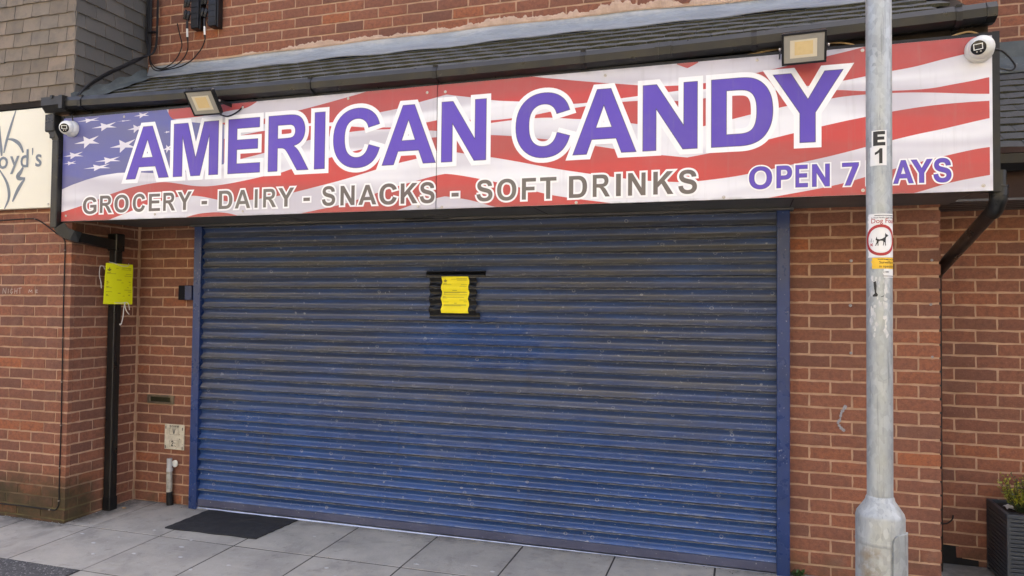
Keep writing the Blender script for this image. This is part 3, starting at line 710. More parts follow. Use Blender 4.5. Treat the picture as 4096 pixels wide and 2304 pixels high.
gut_piece('channel', GX0, -0.40, 0, n=20, wav=0.0015); gut_piece('channel', -0.402, GX1, 0, n=8, wav=0.0015)
for x0, x1, t in ((-0.452, -0.434, .006), (-0.434, -0.388, .003), (-0.388, -0.366, .006)): gut_piece('union_joint', x0, x1, t)
gut_piece('end_cap', GX1-0.03, GX1+0.012, .005)
for bx in (-4.335, -3.42, -2.526, -1.697, -0.834, 0.036, 0.934):
    mb = MB(); w = 0.013
    o_ = [(y-0.004, z-0.002) for y, z in gprof()][1:]
    st = [(-0.600, -0.160), (-0.632, -0.120)]+[(y-(0.003 if y < -0.70 else 0), z-0.004) for y, z in gprof()[2:7]]+[(-0.742, 0.006), (-0.728, 0.006)]
    for i in range(len(st)-1):
        (ya, za), (yb, zb) = st[i], st[i+1]; d_ = Vector((yb-ya, zb-za)).normalized(); nn = Vector((-d_.y, d_.x))*0.0022
        mb.prism([(ya-nn.x, za-nn.y), (yb-nn.x, zb-nn.y), (yb+nn.x, zb+nn.y), (ya+nn.x, za+nn.y)], 0, bx-w, bx+w)
    o = mb.build('bracket', M['black'], gut); o.location.z += gl(bx)
# running outlet at the left end, its square throat goes into the drainpipe
mb = MB(); z = gl(-4.55)
v0 = [(-0.765, 0.002), (-0.765, -0.055), (-0.730, -0.098), (-0.665, -0.098), (-0.640, -0.055), (-0.640, 0.002)]
mb.prism([(a, z+b) for a, b in v0], 0, -4.665, GX0-0.001)
mb.box(-4.50, -4.468, -0.770, -0.640, z-0.085, z+0.006); mb.box(-4.578, -4.556, -0.771, -0.752, z-0.012, z+0.010)
mb.build('outlet', M['gutter'], gut)

# ------------------------------------------------------------------ left drainpipe (square)
dp = thing('drainpipe', 'black square drainpipe on the left brick flank, yellow notice tied to it', 'drainpipe', (-4.49, -0.25, gz(-4.5, -.25)))
mb = MB(); mb.bbox(-4.655, -4.572, -0.742, -0.668, 2.700, 2.822, 0.006); mb.build('throat', M['gutter'], dp)
mb = MB(); mb.bbox(-4.620, -4.572, -0.733, -0.672, 2.655, 2.705, 0.004)
mb.tube([(-4.605, -0.702, 2.72), (-4.563, -0.70, 2.64), (-4.563, -0.70, 2.60)], [0.045, 0.040, 0.035], 4); mb.build('offset', M['gutter'], dp)
mb = MB(); mb.bbox(-4.592, -4.534, -0.735, -0.675, 2.030, 2.64, 0.005); mb.build('upper_pipe', M['gutter'], dp)
def sqtube(mb, pts, hw):
    """square tube through points in a plane, sides level"""
    P = [Vector(p) for p in pts]; v = []
    for i, p in enumerate(P):
        t = (P[min(i+1, len(P)-1)]-P[max(i-1, 0)]).normalized()
        s_ = Vector((0, 0, 1)).cross(t)
        s_ = s_.normalized() if s_.length > 1e-3 else Vector((1, 0, 0)); u_ = t.cross(s_).normalized()
        v += [p+s_*hw+u_*hw, p-s_*hw+u_*hw, p-s_*hw-u_*hw, p+s_*hw-u_*hw]
    f = [(i*4+j, i*4+(j+1) % 4, (i+1)*4+(j+1) % 4, (i+1)*4+j) for i in range(len(P)-1) for j in range(4)]+[(3, 2, 1, 0), tuple((len(P)-1)*4+j for j in range(4))]
    mb.add(v, f)
mb = MB(); sqtube(mb, [(-4.555, -0.690, 2.045), (-4.535, -0.670, 2.005), (-4.500, -0.64, 1.982), (-4.485, -0.60, 1.970)], 0.038); mb.build('lower_elbow', M['gutter'], dp)
mb = MB(); sqtube(mb, [(-4.485, -0.61, 1.972), (-4.490, -0.45, 1.958), (-4.495, -0.27, 1.945)], 0.033); mb.build('cross_pipe', M['gutter'], dp)
mb = MB(); mb.bbox(-4.541, -4.455, -0.300, -0.218, 1.90, 2.03, 0.006); mb.build('shoe', M['gutter'], dp)
mb = MB(); mb.bbox(-4.531, -4.468, -0.292, -0.226, 0.07, 1.905, 0.005); mb.box(-4.4705, -4.4655, -0.262, -0.256, 0.08, 1.90); mb.build('lower_pipe', M['gutter'], dp)
mb = MB(); mb.bbox(-4.533, -4.464, -0.296, -0.222, gz(-4.5, -.25)-0.002, 0.075, 0.004); mb.build('base_collar', M['black'], dp)

# ------------------------------------------------------------------ right drainpipe (round)
dr = thing('drainpipe', 'round black drainpipe slanting back from the right end of the sign', 'drainpipe', (1.09, -0.4, 1.9))
E0 = Vector((1.114, -0.640, 2.07))
MB().tube([(1.118, -0.640, 2.175), (1.118, -0.640, 2.085)], 0.030, 20).build('spigot', M['gutter'], dr, True)
mb = MB(); mb.lathe([(0.036, 0), (0.038, 0.002), (0.038, 0.040), (0.040, 0.041), (0.040, 0.050), (0.036, 0.051)], 22, Matrix.Translation((1.116, -0.640, 2.055))); mb.build('socket_collar', M['gutter'], dr, True)
mb = MB(); mb.tube(spline([(1.116, -0.640, 2.075), (1.115, -0.636, 2.040), (1.112, -0.612, 2.008), (1.108, -0.575, 1.988)], 5), 0.0365, 22); mb.build('elbow', M['gutter'], dr, True)
MB().tube([(1.109, -0.590, 1.997), (1.061, 0.28, 1.738)], 0.0325, 20).build('slanting_pipe', M['gutter'], dr, True)
MB().tube([(1.062, 0.26, 1.745), (1.061, 0.295, 1.72), (1.060, 0.30, 1.66), (1.060, 0.30, -0.03)], 0.0325, 16).build('lower_pipe', M['gutter'], dr, True)

# ------------------------------------------------------------------ roller shutter
sh = thing('roller_shutter', 'closed dusty blue roller shutter filling the shop front', 'shutter', (-1.86, -0.02, 0))
SX0, SX1 = -3.905, 0.180; NS = 27
def slat_mesh(seed):
    rn = random.Random(seed); SY = -0.030
    key = [(0.003, 0.0030), (-0.0055, 0.0036), (-0.0070, 0.0052), (-0.0062, 0.0080), (-0.0030, 0.0145), (0.0005, 0.0210), (0.0040, 0.0275), (0.0062, 0.0325), (0.0066, 0.0365), (0.0054, 0.0440), (0.0032, 0.0525), (0.0002, 0.0610), (-0.0026, 0.0675)]
    hin = [(-0.0026, 0.0675), (-0.0064, 0.0682), (-0.0088, 0.0698), (-0.0096, 0.0716), (-0.0088, 0.0734), (-0.0064, 0.0746), (-0.0030, 0.0748), (0.0030, 0.0746), (0.0040, 0.0790)]
    xs = [SX0+(SX1-SX0)*i/48 for i in range(49)]; ph = [rn.uniform(0, 6.3) for _ in range(6)]
    dents = [(rn.uniform(SX0, SX1), rn.uniform(.03, .12), rn.uniform(-.0016, .0022)) for _ in range(5)]
    mb = MB(); v = []; K = key+hin[1:]; kk = len(K); xc = (SX0+SX1)/2
    for i, x in enumerate(xs):
        dy = 0.0008*math.sin(x*1.7+ph[0])+0.0005*math.sin(x*5.3+ph[1])+rn.uniform(-.00015, .00015)+sum(d_*math.exp(-((x-c_)/w_)**2) for c_, w_, d_ in dents)
        bow = 0.0013*math.sin(x*.8+ph[2])+0.0006*math.sin(x*3.1+ph[3])
        v += [(x-xc, p[0]*1.9+dy, p[1]-0.0045+bow) for p in K]
    f = []; mi = []
    for i in range(len(xs)-1):
        for j in range(kk-1): f.append((i*kk+j, (i+1)*kk+j, (i+1)*kk+j+1, i*kk+j+1)); mi.append(1 if j >= len(key)-1 else 0)
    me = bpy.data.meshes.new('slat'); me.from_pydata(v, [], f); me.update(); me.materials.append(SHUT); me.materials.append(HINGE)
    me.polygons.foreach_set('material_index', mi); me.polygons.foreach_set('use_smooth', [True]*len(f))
    try: me.set_sharp_from_angle(angle=R(38))
    except Exception: pass
    return me
SM = [slat_mesh(i) for i in range(9)]
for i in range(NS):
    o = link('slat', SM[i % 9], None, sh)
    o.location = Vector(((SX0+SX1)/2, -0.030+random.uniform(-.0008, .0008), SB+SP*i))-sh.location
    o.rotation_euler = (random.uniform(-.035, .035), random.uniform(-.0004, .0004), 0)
MB().box(SX0, SX1, -0.012, -0.006, 0.0, 2.11).build('curtain_back', M['inside'], sh)
mb = MB(); mb.bbox(SX0, SX1, -0.044, -0.016, 0.006, 0.058, 0.002); mb.build('bottom_bar', M['bottom_bar'], sh)
mb = MB(); mb.prism([(-0.049, -0.012), (-0.049, -0.009), (-0.043, -0.001), (-0.016, -0.001), (-0.016, -0.012)], 0, SX0-0.01, SX1+0.01); mb.build('sill_strip', M['alu'], sh)
MB().box(SX0, SX1, -0.040, -0.018, -0.045, -0.0125).build('rubber_seal', M['rubber'], sh)
for a, b in ((-3.960, -3.893), (0.170, 0.241)):
    mb = MB(); mb.bbox(a, b, -0.062, 0.012, -0.018 if a > -1 else -0.02, 2.094, 0.003); mb.build('guide_rail', M['rail'], sh)
mb = MB(); mb.bbox(-3.985, 0.262, -0.082, 0.01, 2.092, 2.107, 0.002); mb.build('head_trim', M['head'], sh)
mb = MB(); mb.box(-2.20, -1.88, -0.0835, -0.0822, 2.097, 2.104); mb.build('head_gap', M['inside'], sh)

# ------------------------------------------------------------------ glyphs
def q(p0, p1, p2, n=6): return [((1-t)**2*p0[0]+2*t*(1-t)*p1[0]+t*t*p2[0], (1-t)**2*p0[1]+2*t*(1-t)*p1[1]+t*t*p2[1]) for t in [(i+1)/n for i in range(n)]]
def path(s):
    """tiny path language: M x y, L x y, H x, V y, Q x1 y1 x y"""
    out = []; cur = None; tk = s.split(); i = 0; C = []
    while i < len(tk):
        c = tk[i]; i += 1
        if c == 'Z': out.append(C); C = []; continue
        if c in 'ML': cur = (float(tk[i]), float(tk[i+1])); i += 2; C.append(cur)
        elif c == 'H': cur = (float(tk[i]), cur[1]); i += 1; C.append(cur)
        elif c == 'V': cur = (cur[0], float(tk[i])); i += 1; C.append(cur)
        elif c == 'Q':
            a = (float(tk[i]), float(tk[i+1])); b = (float(tk[i+2]), float(tk[i+3])); i += 4; C += q(cur, a, b); cur = b
    return out
GL = {
'A': 'M 1471 0 H 1149 L 1021 333 H 435 L 314 0 H 0 L 571 1466 H 884 Z M 926 580 L 724 1124 L 526 580 Z',
'C': 'M 1087 539 L 1374 448 Q 1308 208 1154 91 Q 1001 -25 765 -25 Q 473 -25 285 174 Q 97 374 97 720 Q 97 1086 286 1288 Q 475 1491 783 1491 Q 1052 1491 1220 1332 Q 1320 1238 1370 1062 L 1077 992 Q 1051 1106 968 1172 Q 886 1238 768 1238 Q 605 1238 503 1121 Q 402 1004 402 742 Q 402 464 502 346 Q 602 228 762 228 Q 880 228 965 303 Q 1050 378 1087 539 Z',
'D': 'M 148 1466 H 689 Q 872 1466 968 1438 Q 1097 1400 1189 1303 Q 1281 1206 1329 1066 Q 1377 925 1377 719 Q 1377 538 1332 407 Q 1277 247 1175 148 Q 1098 73 967 31 Q 869 0 705 0 H 148 Z M 444 1218 V 247 H 665 Q 789 247 844 261 Q 916 279 963 322 Q 1011 365 1041 463 Q 1071 562 1071 732 Q 1071 902 1041 993 Q 1011 1084 957 1135 Q 903 1186 820 1204 Q 758 1218 577 1218 Z',
'E': 'M 149 0 V 1466 H 1236 V 1218 H 445 V 893 H 1181 V 646 H 445 V 247 H 1264 V 0 Z',
'F': 'M 151 0 V 1466 H 1156 V 1218 H 447 V 871 H 1059 V 623 H 447 V 0 Z',
'G': 'M 830 539 V 786 H 1468 V 202 Q 1375 112 1198 43 Q 1022 -25 841 -25 Q 611 -25 440 71 Q 269 168 183 347 Q 97 527 97 738 Q 97 967 193 1145 Q 289 1323 474 1418 Q 615 1491 825 1491 Q 1098 1491 1251 1376 Q 1405 1262 1449 1060 L 1155 1005 Q 1124 1113 1038 1175 Q 953 1238 825 1238 Q 631 1238 516 1115 Q 402 992 402 750 Q 402 489 518 358 Q 634 228 822 228 Q 915 228 1008 264 Q 1102 301 1169 353 V 539 Z',
'e': 'M 0 0 V 1466 H 1264 V 1120 H 480 V 905 H 1180 V 580 H 480 V 346 H 1300 V 0 Z',
'I': 'M 147 0 V 1466 H 443 V 0 Z',
'K': 'M 150 0 V 1466 H 446 V 815 L 1044 1466 H 1442 L 890 895 L 1472 0 H 1089 L 686 687 L 446 442 V 0 Z',
'M': 'M 145 0 V 1466 H 588 L 854 466 L 1117 1466 H 1561 V 0 H 1286 V 1154 L 995 0 H 710 L 420 1154 V 0 Z',
'N': 'M 150 0 V 1466 H 438 L 1038 487 V 1466 H 1313 V 0 H 1016 L 425 956 V 0 Z',
'O': 'M 797 1491 Q 475 1491 283 1290 Q 91 1089 91 733 Q 91 378 283 176 Q 475 -25 797 -25 Q 1119 -25 1311 176 Q 1503 378 1503 733 Q 1503 1089 1311 1290 Q 1119 1491 797 1491 Z M 797 1238 Q 980 1238 1089 1112 Q 1198 986 1198 736 Q 1198 484 1087 356 Q 976 228 797 228 Q 618 228 507 355 Q 396 482 396 733 Q 396 986 505 1112 Q 614 1238 797 1238 Z',
'P': 'M 149 0 V 1466 H 624 Q 894 1466 976 1444 Q 1102 1411 1187 1300 Q 1272 1190 1272 1015 Q 1272 880 1223 788 Q 1174 696 1098 643 Q 1023 591 945 574 Q 839 553 638 553 H 445 V 0 Z M 445 1218 V 802 H 607 Q 782 802 841 825 Q 900 848 933 897 Q 967 946 967 1011 Q 967 1091 920 1143 Q 873 1195 801 1208 Q 748 1218 588 1218 Z',
'R': 'M 150 0 V 1466 H 773 Q 1008 1466 1114 1426 Q 1221 1387 1285 1286 Q 1349 1185 1349 1055 Q 1349 890 1252 782 Q 1155 675 962 647 Q 1058 591 1120 524 Q 1183 457 1289 286 L 1468 0 H 1114 L 900 319 Q 786 490 744 534 Q 702 579 655 595 Q 608 612 506 612 H 446 V 0 Z M 446 846 H 665 Q 878 846 931 864 Q 984 882 1014 926 Q 1044 970 1044 1036 Q 1044 1110 1004 1155 Q 965 1201 893 1213 Q 857 1218 677 1218 H 446 Z',
'S': 'M 74 477 L 362 505 Q 388 360 467 292 Q 547 224 682 224 Q 825 224 897 284 Q 970 345 970 426 Q 970 478 939 514 Q 909 551 833 578 Q 781 596 596 642 Q 358 701 262 787 Q 127 908 127 1082 Q 127 1194 190 1291 Q 254 1389 373 1440 Q 493 1491 662 1491 Q 938 1491 1077 1370 Q 1217 1249 1224 1047 L 928 1034 Q 909 1147 846 1196 Q 784 1246 659 1246 Q 530 1246 457 1193 Q 410 1159 410 1102 Q 410 1050 454 1013 Q 510 966 726 915 Q 942 864 1045 809 Q 1149 755 1207 660 Q 1266 566 1266 427 Q 1266 301 1196 191 Q 1126 81 998 27 Q 870 -26 679 -26 Q 401 -26 252 102 Q 103 231 74 477 Z',
'T': 'M 480 0 V 1218 H 45 V 1466 H 1210 V 1218 H 776 V 0 Z',
'V': 'M 497 0 L -26 1466 H 294 L 665 381 L 1024 1466 H 1337 L 813 0 Z',
'Y': 'M 536 0 V 617 L -1 1466 H 346 L 691 886 L 1029 1466 H 1370 L 831 615 V 0 Z',
'-': 'M 0 0 V 281 H 553 V 0 Z',
'1': 'M 806 0 H 525 V 1059 Q 371 915 162 846 V 1101 Q 272 1137 401 1237 Q 530 1338 578 1472 H 806 Z',
'7': 'M 0 1466 V 1230 H 620 L 160 0 H 470 L 970 1290 V 1466 Z',
'B': 'M 150 0 V 1466 H 736 Q 1000 1466 1120 1360 Q 1230 1260 1230 1090 Q 1230 900 1040 790 Q 1300 700 1300 430 Q 1300 200 1130 90 Q 1000 0 690 0 Z M 446 1222 V 883 H 640 Q 940 883 940 1055 Q 940 1222 680 1222 Z M 446 639 V 247 H 720 Q 995 247 995 440 Q 995 639 660 639 Z',
'W': 'M 359 0 L 9 1466 H 312 L 533 459 L 801 1466 H 1153 L 1410 442 L 1635 1466 H 1933 L 1577 0 H 1263 L 971 1096 L 680 0 Z',
'2': 'M 1035 261 V 0 H 50 Q 66 148 146 280 Q 226 413 462 632 Q 652 809 695 872 Q 753 959 753 1044 Q 753 1138 702 1188 Q 652 1239 563 1239 Q 475 1239 423 1186 Q 371 1133 363 1010 L 83 1038 Q 108 1270 240 1371 Q 372 1472 570 1472 Q 787 1472 911 1355 Q 1035 1238 1035 1064 Q 1035 965 999 875 Q 964 786 887 688 Q 836 623 703 501 Q 570 379 534 339 Q 499 299 477 261 Z',
}
GC = {k: path(v) for k, v in GL.items()}
def fit(ch, x0, x1, z0, z1):
    C = GC[ch]; xs = [p[0] for c in C for p in c]; ys = [p[1] for c in C for p in c]
    a, b, c_, d_ = min(xs), max(xs), min(ys), max(ys)
    return [[(x0+(p[0]-a)/(b-a)*(x1-x0), z0+(p[1]-c_)/(d_-c_)*(z1-z0)) for p in c] for c in C]
def inside(p, C):
    r_ = False
    for c in C:
        n = len(c)
        for i in range(n):
            (xa, ya), (xb, yb) = c[i], c[(i+1) % n]
            if (ya > p[1]) != (yb > p[1]) and p[0] < (xb-xa)*(p[1]-ya)/(yb-ya)+xa: r_ = not r_
    return r_
def fill(C):
    v = []; e = []
    for c in C:
        k = len(v); v += [Vector(p) for p in c]; e += [(k+i, k+(i+1) % len(c)) for i in range(len(c))]
    V_, _, F_, *_ = delaunay_2d_cdt(v, e, [], 0, 1e-7)
    F2 = []
    for f in F_:
        ct = sum((V_[i] for i in f), Vector((0, 0)))/len(f)
        if inside(ct, C): F2.append(tuple(f))
    return V_, F2
def stroke(C, w, lim=2.6):
    """union of a band of half width w round every contour, sharp corners"""
    v = []; faces = []
    def add(pp):
        A = sum(pp[i][0]*pp[(i+1) % len(pp)][1]-pp[(i+1) % len(pp)][0]*pp[i][1] for i in range(len(pp)))
        if abs(A) < 1e-10: return
        if A < 0: pp = pp[::-1]
        k = len(v); v.extend(Vector(p) for p in pp); faces.append(list(range(k, k+len(pp))))
    for c in C:
        n = len(c); P = [Vector(p) for p in c]
        for i in range(n):
            a, b, e = P[i-1], P[i], P[(i+1) % n]
            d0 = (b-a).normalized(); d1 = (e-b).normalized(); n0 = Vector((-d0.y, d0.x)); n1 = Vector((-d1.y, d1.x))
            if (e-b).length > 1e-6: add([b-n1*w, e-n1*w, e+n1*w, b+n1*w])
            cr = d0.x*d1.y-d0.y*d1.x
            if abs(cr) < 1e-5: continue
            s_ = -1 if cr > 0 else 1
            m_ = n0+n1
            if m_.length < 1e-4: continue
            m_.normalize(); L = w/max(m_.dot(n1), 0.05)
            if L < lim*w: add([b, b+n0*w*s_, b+m_*L*s_, b+n1*w*s_])
            else: add([b, b+n0*w*s_, b+n1*w*s_])
    V_, _, F_, _, _, OF = delaunay_2d_cdt(v, [], faces, 0, 1e-7)
    return V_, [tuple(f) for f, o in zip(F_, OF) if o]

# ------------------------------------------------------------------ shop sign
SG = -0.700; PX0, PX1, PZ0, PZ1 = -4.527, 1.077, 2.075, 2.793
sg = thing('shop_sign', 'long AMERICAN CANDY shop sign printed with a waving stars and stripes flag', 'sign', (-1.7, SG, 2.075))
SEAM = -1.697
for a, b in ((PX0, SEAM-0.0008), (SEAM+0.0008, PX1)):
    MB().box(a, b, SG, SG+0.004, PZ0, PZ1).build('panel', P_WHITE, sg)
MB().box(SEAM-0.0014, SEAM+0.0014, SG-0.0031, SG-0.0029, PZ0, PZ1).build('panel_joint', M['inside'], sg)
mb = MB(); mb.box(PX0-0.030, PX0-0.001, SG+0.002, -0.655, PZ0-0.004, PZ1+0.018); mb.build('frame', M['black'], sg)
mb = MB(); mb.box(PX1+0.001, PX1+0.031, SG+0.002, -0.655, PZ0-0.004, PZ1+0.018); mb.build('frame', M['black'], sg)
mb = MB(); mb.box(PX0-0.001, PX1+0.001, SG+0.005, -0.655, PZ1-0.01, PZ1+0.017); mb.build('frame', M['black'], sg)
mb = MB(); mb.box(PX0-0.001, PX1+0.001, SG+0.005, -0.655, PZ0-0.003, PZ0+0.01); mb.build('frame', M['black'], sg)
MB().box(PX0, PX1, -0.690, -0.656, PZ0+0.012, PZ1-0.012).build('backing_board', M['fascia'], sg)
def LY(n): return SG-0.0005-0.00035*n
BD = {
'R1lo': [(-3.585, 2.725), (-3.368, 2.728), (-3.108, 2.751), (-3.009, 2.759), (-2.922, 2.795)],
'R2up': [(-3.41, 2.675), (-2.877, 2.68), (-2.628, 2.713), (-2.433, 2.744), (-2.234, 2.778), (-2.1, 2.80), (-1.6, 2.80)],
'R2lo': [(-3.406, 2.672), (-2.876, 2.646), (-2.602, 2.631), (-2.404, 2.623), (-2.231, 2.638), (-2.069, 2.661), (-1.949, 2.675), (-1.818, 2.701), (-1.701, 2.722), (-1.644, 2.733)],
'R3up': [(-3.251, 2.562), (-3.041, 2.586), (-2.875, 2.603), (-2.741, 2.613), (-2.533, 2.611), (-2.404, 2.601), (-2.263, 2.59), (-2.158, 2.577), (-1.994, 2.567), (-1.878, 2.567), (-1.77, 2.58), (-1.699, 2.589), (-1.642, 2.599)],
'R3lo': [(-3.246, 2.406), (-3.041, 2.435), (-2.872, 2.463), (-2.538, 2.526), (-2.396, 2.54), (-2.269, 2.556), (-2.158, 2.56), (-1.994, 2.556), (-1.878, 2.547), (-1.751, 2.533), (-1.699, 2.527), (-1.641, 2.522)],
'R4up': [(-4.527, 2.139), (-4.345, 2.179), (-4.192, 2.22), (-4.083, 2.252), (-3.902, 2.29), (-3.724, 2.31), (-3.629, 2.311), (-3.526, 2.297), (-3.409, 2.278), (-3.295, 2.271), (-3.145, 2.28), (-2.998, 2.298), (-2.868, 2.317), (-2.741, 2.335), (-2.673, 2.352), (-2.393, 2.41), (-2.247, 2.437), (-2.176, 2.448), (-2.031, 2.47), (-1.877, 2.485), (-1.732, 2.49), (-1.641, 2.49)],
'R4lo': [(-4.527, 1.95), (-4.102, 2.076), (-3.946, 2.12), (-3.784, 2.167), (-3.657, 2.191), (-3.547, 2.209), (-3.423, 2.214), (-3.331, 2.204), (-3.217, 2.181), (-3.105, 2.165), (-2.959, 2.172), (-2.766, 2.189), (-2.633, 2.21), (-2.457, 2.242), (-2.297, 2.273), (-2.064, 2.326), (-1.931, 2.354), (-1.831, 2.371), (-1.697, 2.398), (-1.639, 2.409)],
'R5up': [(-2.63, 2.07), (-2.288, 2.127), (-2.093, 2.178), (-1.948, 2.215), (-1.811, 2.246), (-1.695, 2.269), (-1.638, 2.276)],
'R5lo': [(-3.0, 1.9), (-1.977, 2.069), (-1.797, 2.118), (-1.693, 2.138), (-1.636, 2.147)],
'BUup': [(-3.473, 2.073), (-3.40, 2.089), (-3.328, 2.098), (-3.222, 2.101), (-3.133, 2.092), (-3.051, 2.073)],
}
def smooth_at(pl_, x):
    if x <= pl_[0][0]: return pl_[0][1]
    for i in range(len(pl_)-1):
        if x <= pl_[i+1][0]:
            p = [pl_[max(i-1, 0)], pl_[i], pl_[i+1], pl_[min(i+2, len(pl_)-1)]]
            t = (x-p[1][0])/(p[2][0]-p[1][0]); h = p[2][0]-p[1][0]
            m0 = (p[2][1]-p[0][1])/max(p[2][0]-p[0][0], 1e-6)*h; m1_ = (p[3][1]-p[1][1])/max(p[3][0]-p[1][0], 1e-6)*h
            return (2*t**3-3*t*t+1)*p[1][1]+(t**3-2*t*t+t)*m0+(-2*t**3+3*t*t)*p[2][1]+(t**3-t*t)*m1_
    return pl_[-1][1]
M1, M2 = -1.641, -0.290            # the artwork is mirrored at these two places
def fold(x): return x if x <= M1 else (2*M1-x if x <= M2 else x-2*(M2-M1))
def band(name, fu, fl, x0, x1, m, lay_, xlim=(-9, 9), n=520):
    mb = MB(); prev = None
    for i in range(n+1):
        x = x0+(x1-x0)*i/n; t = fold(x)
        a = min(max(fl(t), PZ0+0.0004), PZ1-0.0004); b = min(max(fu(t), PZ0+0.0004), PZ1-0.0004)
        ok = xlim[0] <= t <= xlim[1] and b-a > 0.0003
        if ok and prev: mb.add([(prev[0], LY(lay_), prev[1]), (x, LY(lay_), a), (x, LY(lay_), b), (prev[0], LY(lay_), prev[2])], [(0, 1, 2, 3)])
        prev = (x, a, b) if ok else None
        if not ok and mb.f: mb.build(name, m, sg); mb = MB()
    if mb.f: mb.build(name, m, sg)
g_ = lambda k: (lambda t: smooth_at(BD[k], t))
c_ = lambda z: (lambda t: z)
xa, xb = PX0+0.0005, PX1-0.012
band('red_stripe', c_(2.80), g_('R1lo'), xa, xb, P_RED, 0, (-3.634, -2.922))
band('red_stripe', g_('R2up'), g_('R2lo'), xa, xb, P_RED, 0, (-3.3, 0))
band('red_stripe', g_('R3up'), g_('R3lo'), xa, xb, P_RED, 0, (-3.25, 0))
band('red_stripe', g_('R4up'), g_('R4lo'), xa, xb, P_RED, 0)
band('red_stripe', g_('R5up'), g_('R5lo'), xa, xb, P_RED, 0, (-2.63, 0))
band('red_stripe', g_('BUup'), c_(2.0), xa, -2.9, P_RED, 0, (-3.473, -3.051))
CN = [(-4.5265, 2.299), (-4.437, 2.326), (-4.307, 2.357), (-4.18, 2.38), (-4.037, 2.391), (-3.938, 2.39), (-3.831, 2.384), (-3.742, 2.376), (-3.474, 2.37), (-3.313, 2.387), (-3.174, 2.408), (-3.181, 2.666), (-3.359, 2.684), (-3.421, 2.693), (-3.585, 2.725), (-3.61, 2.746), (-3.638, 2.7926), (-4.5265, 2.7926)]
MB().tris(fill([CN]), lambda p: (p.x, LY(1), p.y)).build('blue_canton', P_BLUE, sg)
for sx, sz, w, h in [(-4.3, 2.765, .198, .033), (-4.159, 2.712, .219, .059), (-3.843, 2.768, .13, .039), (-3.99, 2.741, .133, .009), (-3.889, 2.681, .139, .058), (-4.308, 2.615, .223, .087), (-3.993, 2.57, .223, .091), (-4.431, 2.529, .19, .05), (-4.12, 2.479, .222, .049), (-4.46, 2.477, .123, .03), (-4.212, 2.435, .237, .046), (-3.63, 2.642, .055, .016), (-3.623, 2.53, .071, .057)]:
    tips = [(-.53, -.05), (-.17, .5), (.45, .46), (.48, -.18), (-.13, -.48)]; c0 = (sum(t[0] for t in tips)/5, sum(t[1] for t in tips)/5)
    pts = []
    for i in range(5):
        a, b = tips[i], tips[(i+1) % 5]; pts.append(a)
        m_ = ((a[0]+b[0])/2-c0[0], (a[1]+b[1])/2-c0[1]); pts.append((c0[0]+m_[0]*.42, c0[1]+m_[1]*.42))
    pts = [(min(max(sx+p[0]*w, PX0+.001), PX1), min(sz+p[1]*h, PZ1-.001)) for p in pts]
    MB().tris(fill([pts]), lambda p: (p.x, LY(2), p.y)).build('star', P_STAR, sg)
def put_letter(ch, x0, x1, z0, z1, w_out, w_edge, mfill, idx, medge=P_EDGE):
    C = fit(ch, x0, x1, z0, z1)
    l = MB().tris(fill(C), lambda p: (p.x, LY(6), p.y)).build('letter', mfill, sg)
    MB().tris(stroke(C, w_out), lambda p: (p.x, LY(3)-0.00012*(idx % 3), p.y)).build('letter_outline', P_OUT, l)
    if w_edge: MB().tris(stroke(C, w_edge), lambda p: (p.x, LY(5.0), p.y)).build('letter_edge', medge, l)
BIG = [('A', -3.960, -3.612), ('M', -3.571, -3.220), ('E', -3.141, -2.903), ('R', -2.839, -2.553), ('I', -2.507, -2.438), ('C', -2.376, -2.067), ('A', -2.045, -1.706), ('N', -1.666, -1.397), ('C', -1.218, -0.914), ('A', -0.892, -0.555), ('N', -0.516, -0.241), ('D', -0.168, 0.125), ('Y', 0.131, 0.445)]
for i, (ch, a, b) in enumerate(BIG):
    ov = 0.006 if ch == 'C' else 0
    put_letter(ch, a, b, 2.345-ov, 2.689+ov, 0.0295, 0.0034, P_PURP, i)
SMALL = [('G', -4.332, -4.211, 2.119, 2.236), ('R', -4.182, -4.076, 2.123, 2.241), ('O', -4.056, -3.935, 2.121, 2.242), ('C', -3.9, -3.797, 2.121, 2.243), ('E', -3.765, -3.672, 2.123, 2.238), ('R', -3.647, -3.55, 2.122, 2.241), ('Y', -3.531, -3.418, 2.123, 2.243), ('-', -3.34, -3.296, 2.155, 2.177), ('D', -3.206, -3.101, 2.12, 2.237), ('A', -3.083, -2.966, 2.12, 2.237), ('I', -2.934, -2.912, 2.12, 2.237), ('R', -2.871, -2.776, 2.12, 2.236), ('Y', -2.762, -2.647, 2.12, 2.237), ('-', -2.58, -2.534, 2.15, 2.171), ('S', -2.45, -2.358, 2.115, 2.236), ('N', -2.322, -2.226, 2.115, 2.233), ('A', -2.2, -2.08, 2.114, 2.232), ('C', -2.061, -1.947, 2.109, 2.235), ('K', -1.922, -1.813, 2.112, 2.231), ('S', -1.8, -1.706, 2.109, 2.233), ('-', -1.601, -1.557, 2.142, 2.164), ('S', -1.449, -1.353, 2.108, 2.231), ('O', -1.326, -1.213, 2.108, 2.231), ('F', -1.181, -1.1, 2.110, 2.229), ('T', -1.077, -0.984, 2.110, 2.229), ('D', -0.914, -0.814, 2.110, 2.229), ('R', -0.783, -0.69, 2.111, 2.230), ('I', -0.658, -0.632, 2.111, 2.230), ('N', -0.594, -0.502, 2.111, 2.231), ('K', -0.462, -0.358, 2.112, 2.232), ('S', -0.334, -0.24, 2.109, 2.235)]
for i, (ch, a, b, z0, z1) in enumerate(SMALL): put_letter(ch, a, b, z0, z1, 0.0105, 0, P_GREY, i)
OPEN = [('O', .015, .122), ('P', .145, .215), ('E', .233, .288), ('N', .309, .387), ('7', .444, .516), ('D', .553, .634), ('A', .667, .751), ('Y', .742, .83), ('S', .836, .908)]
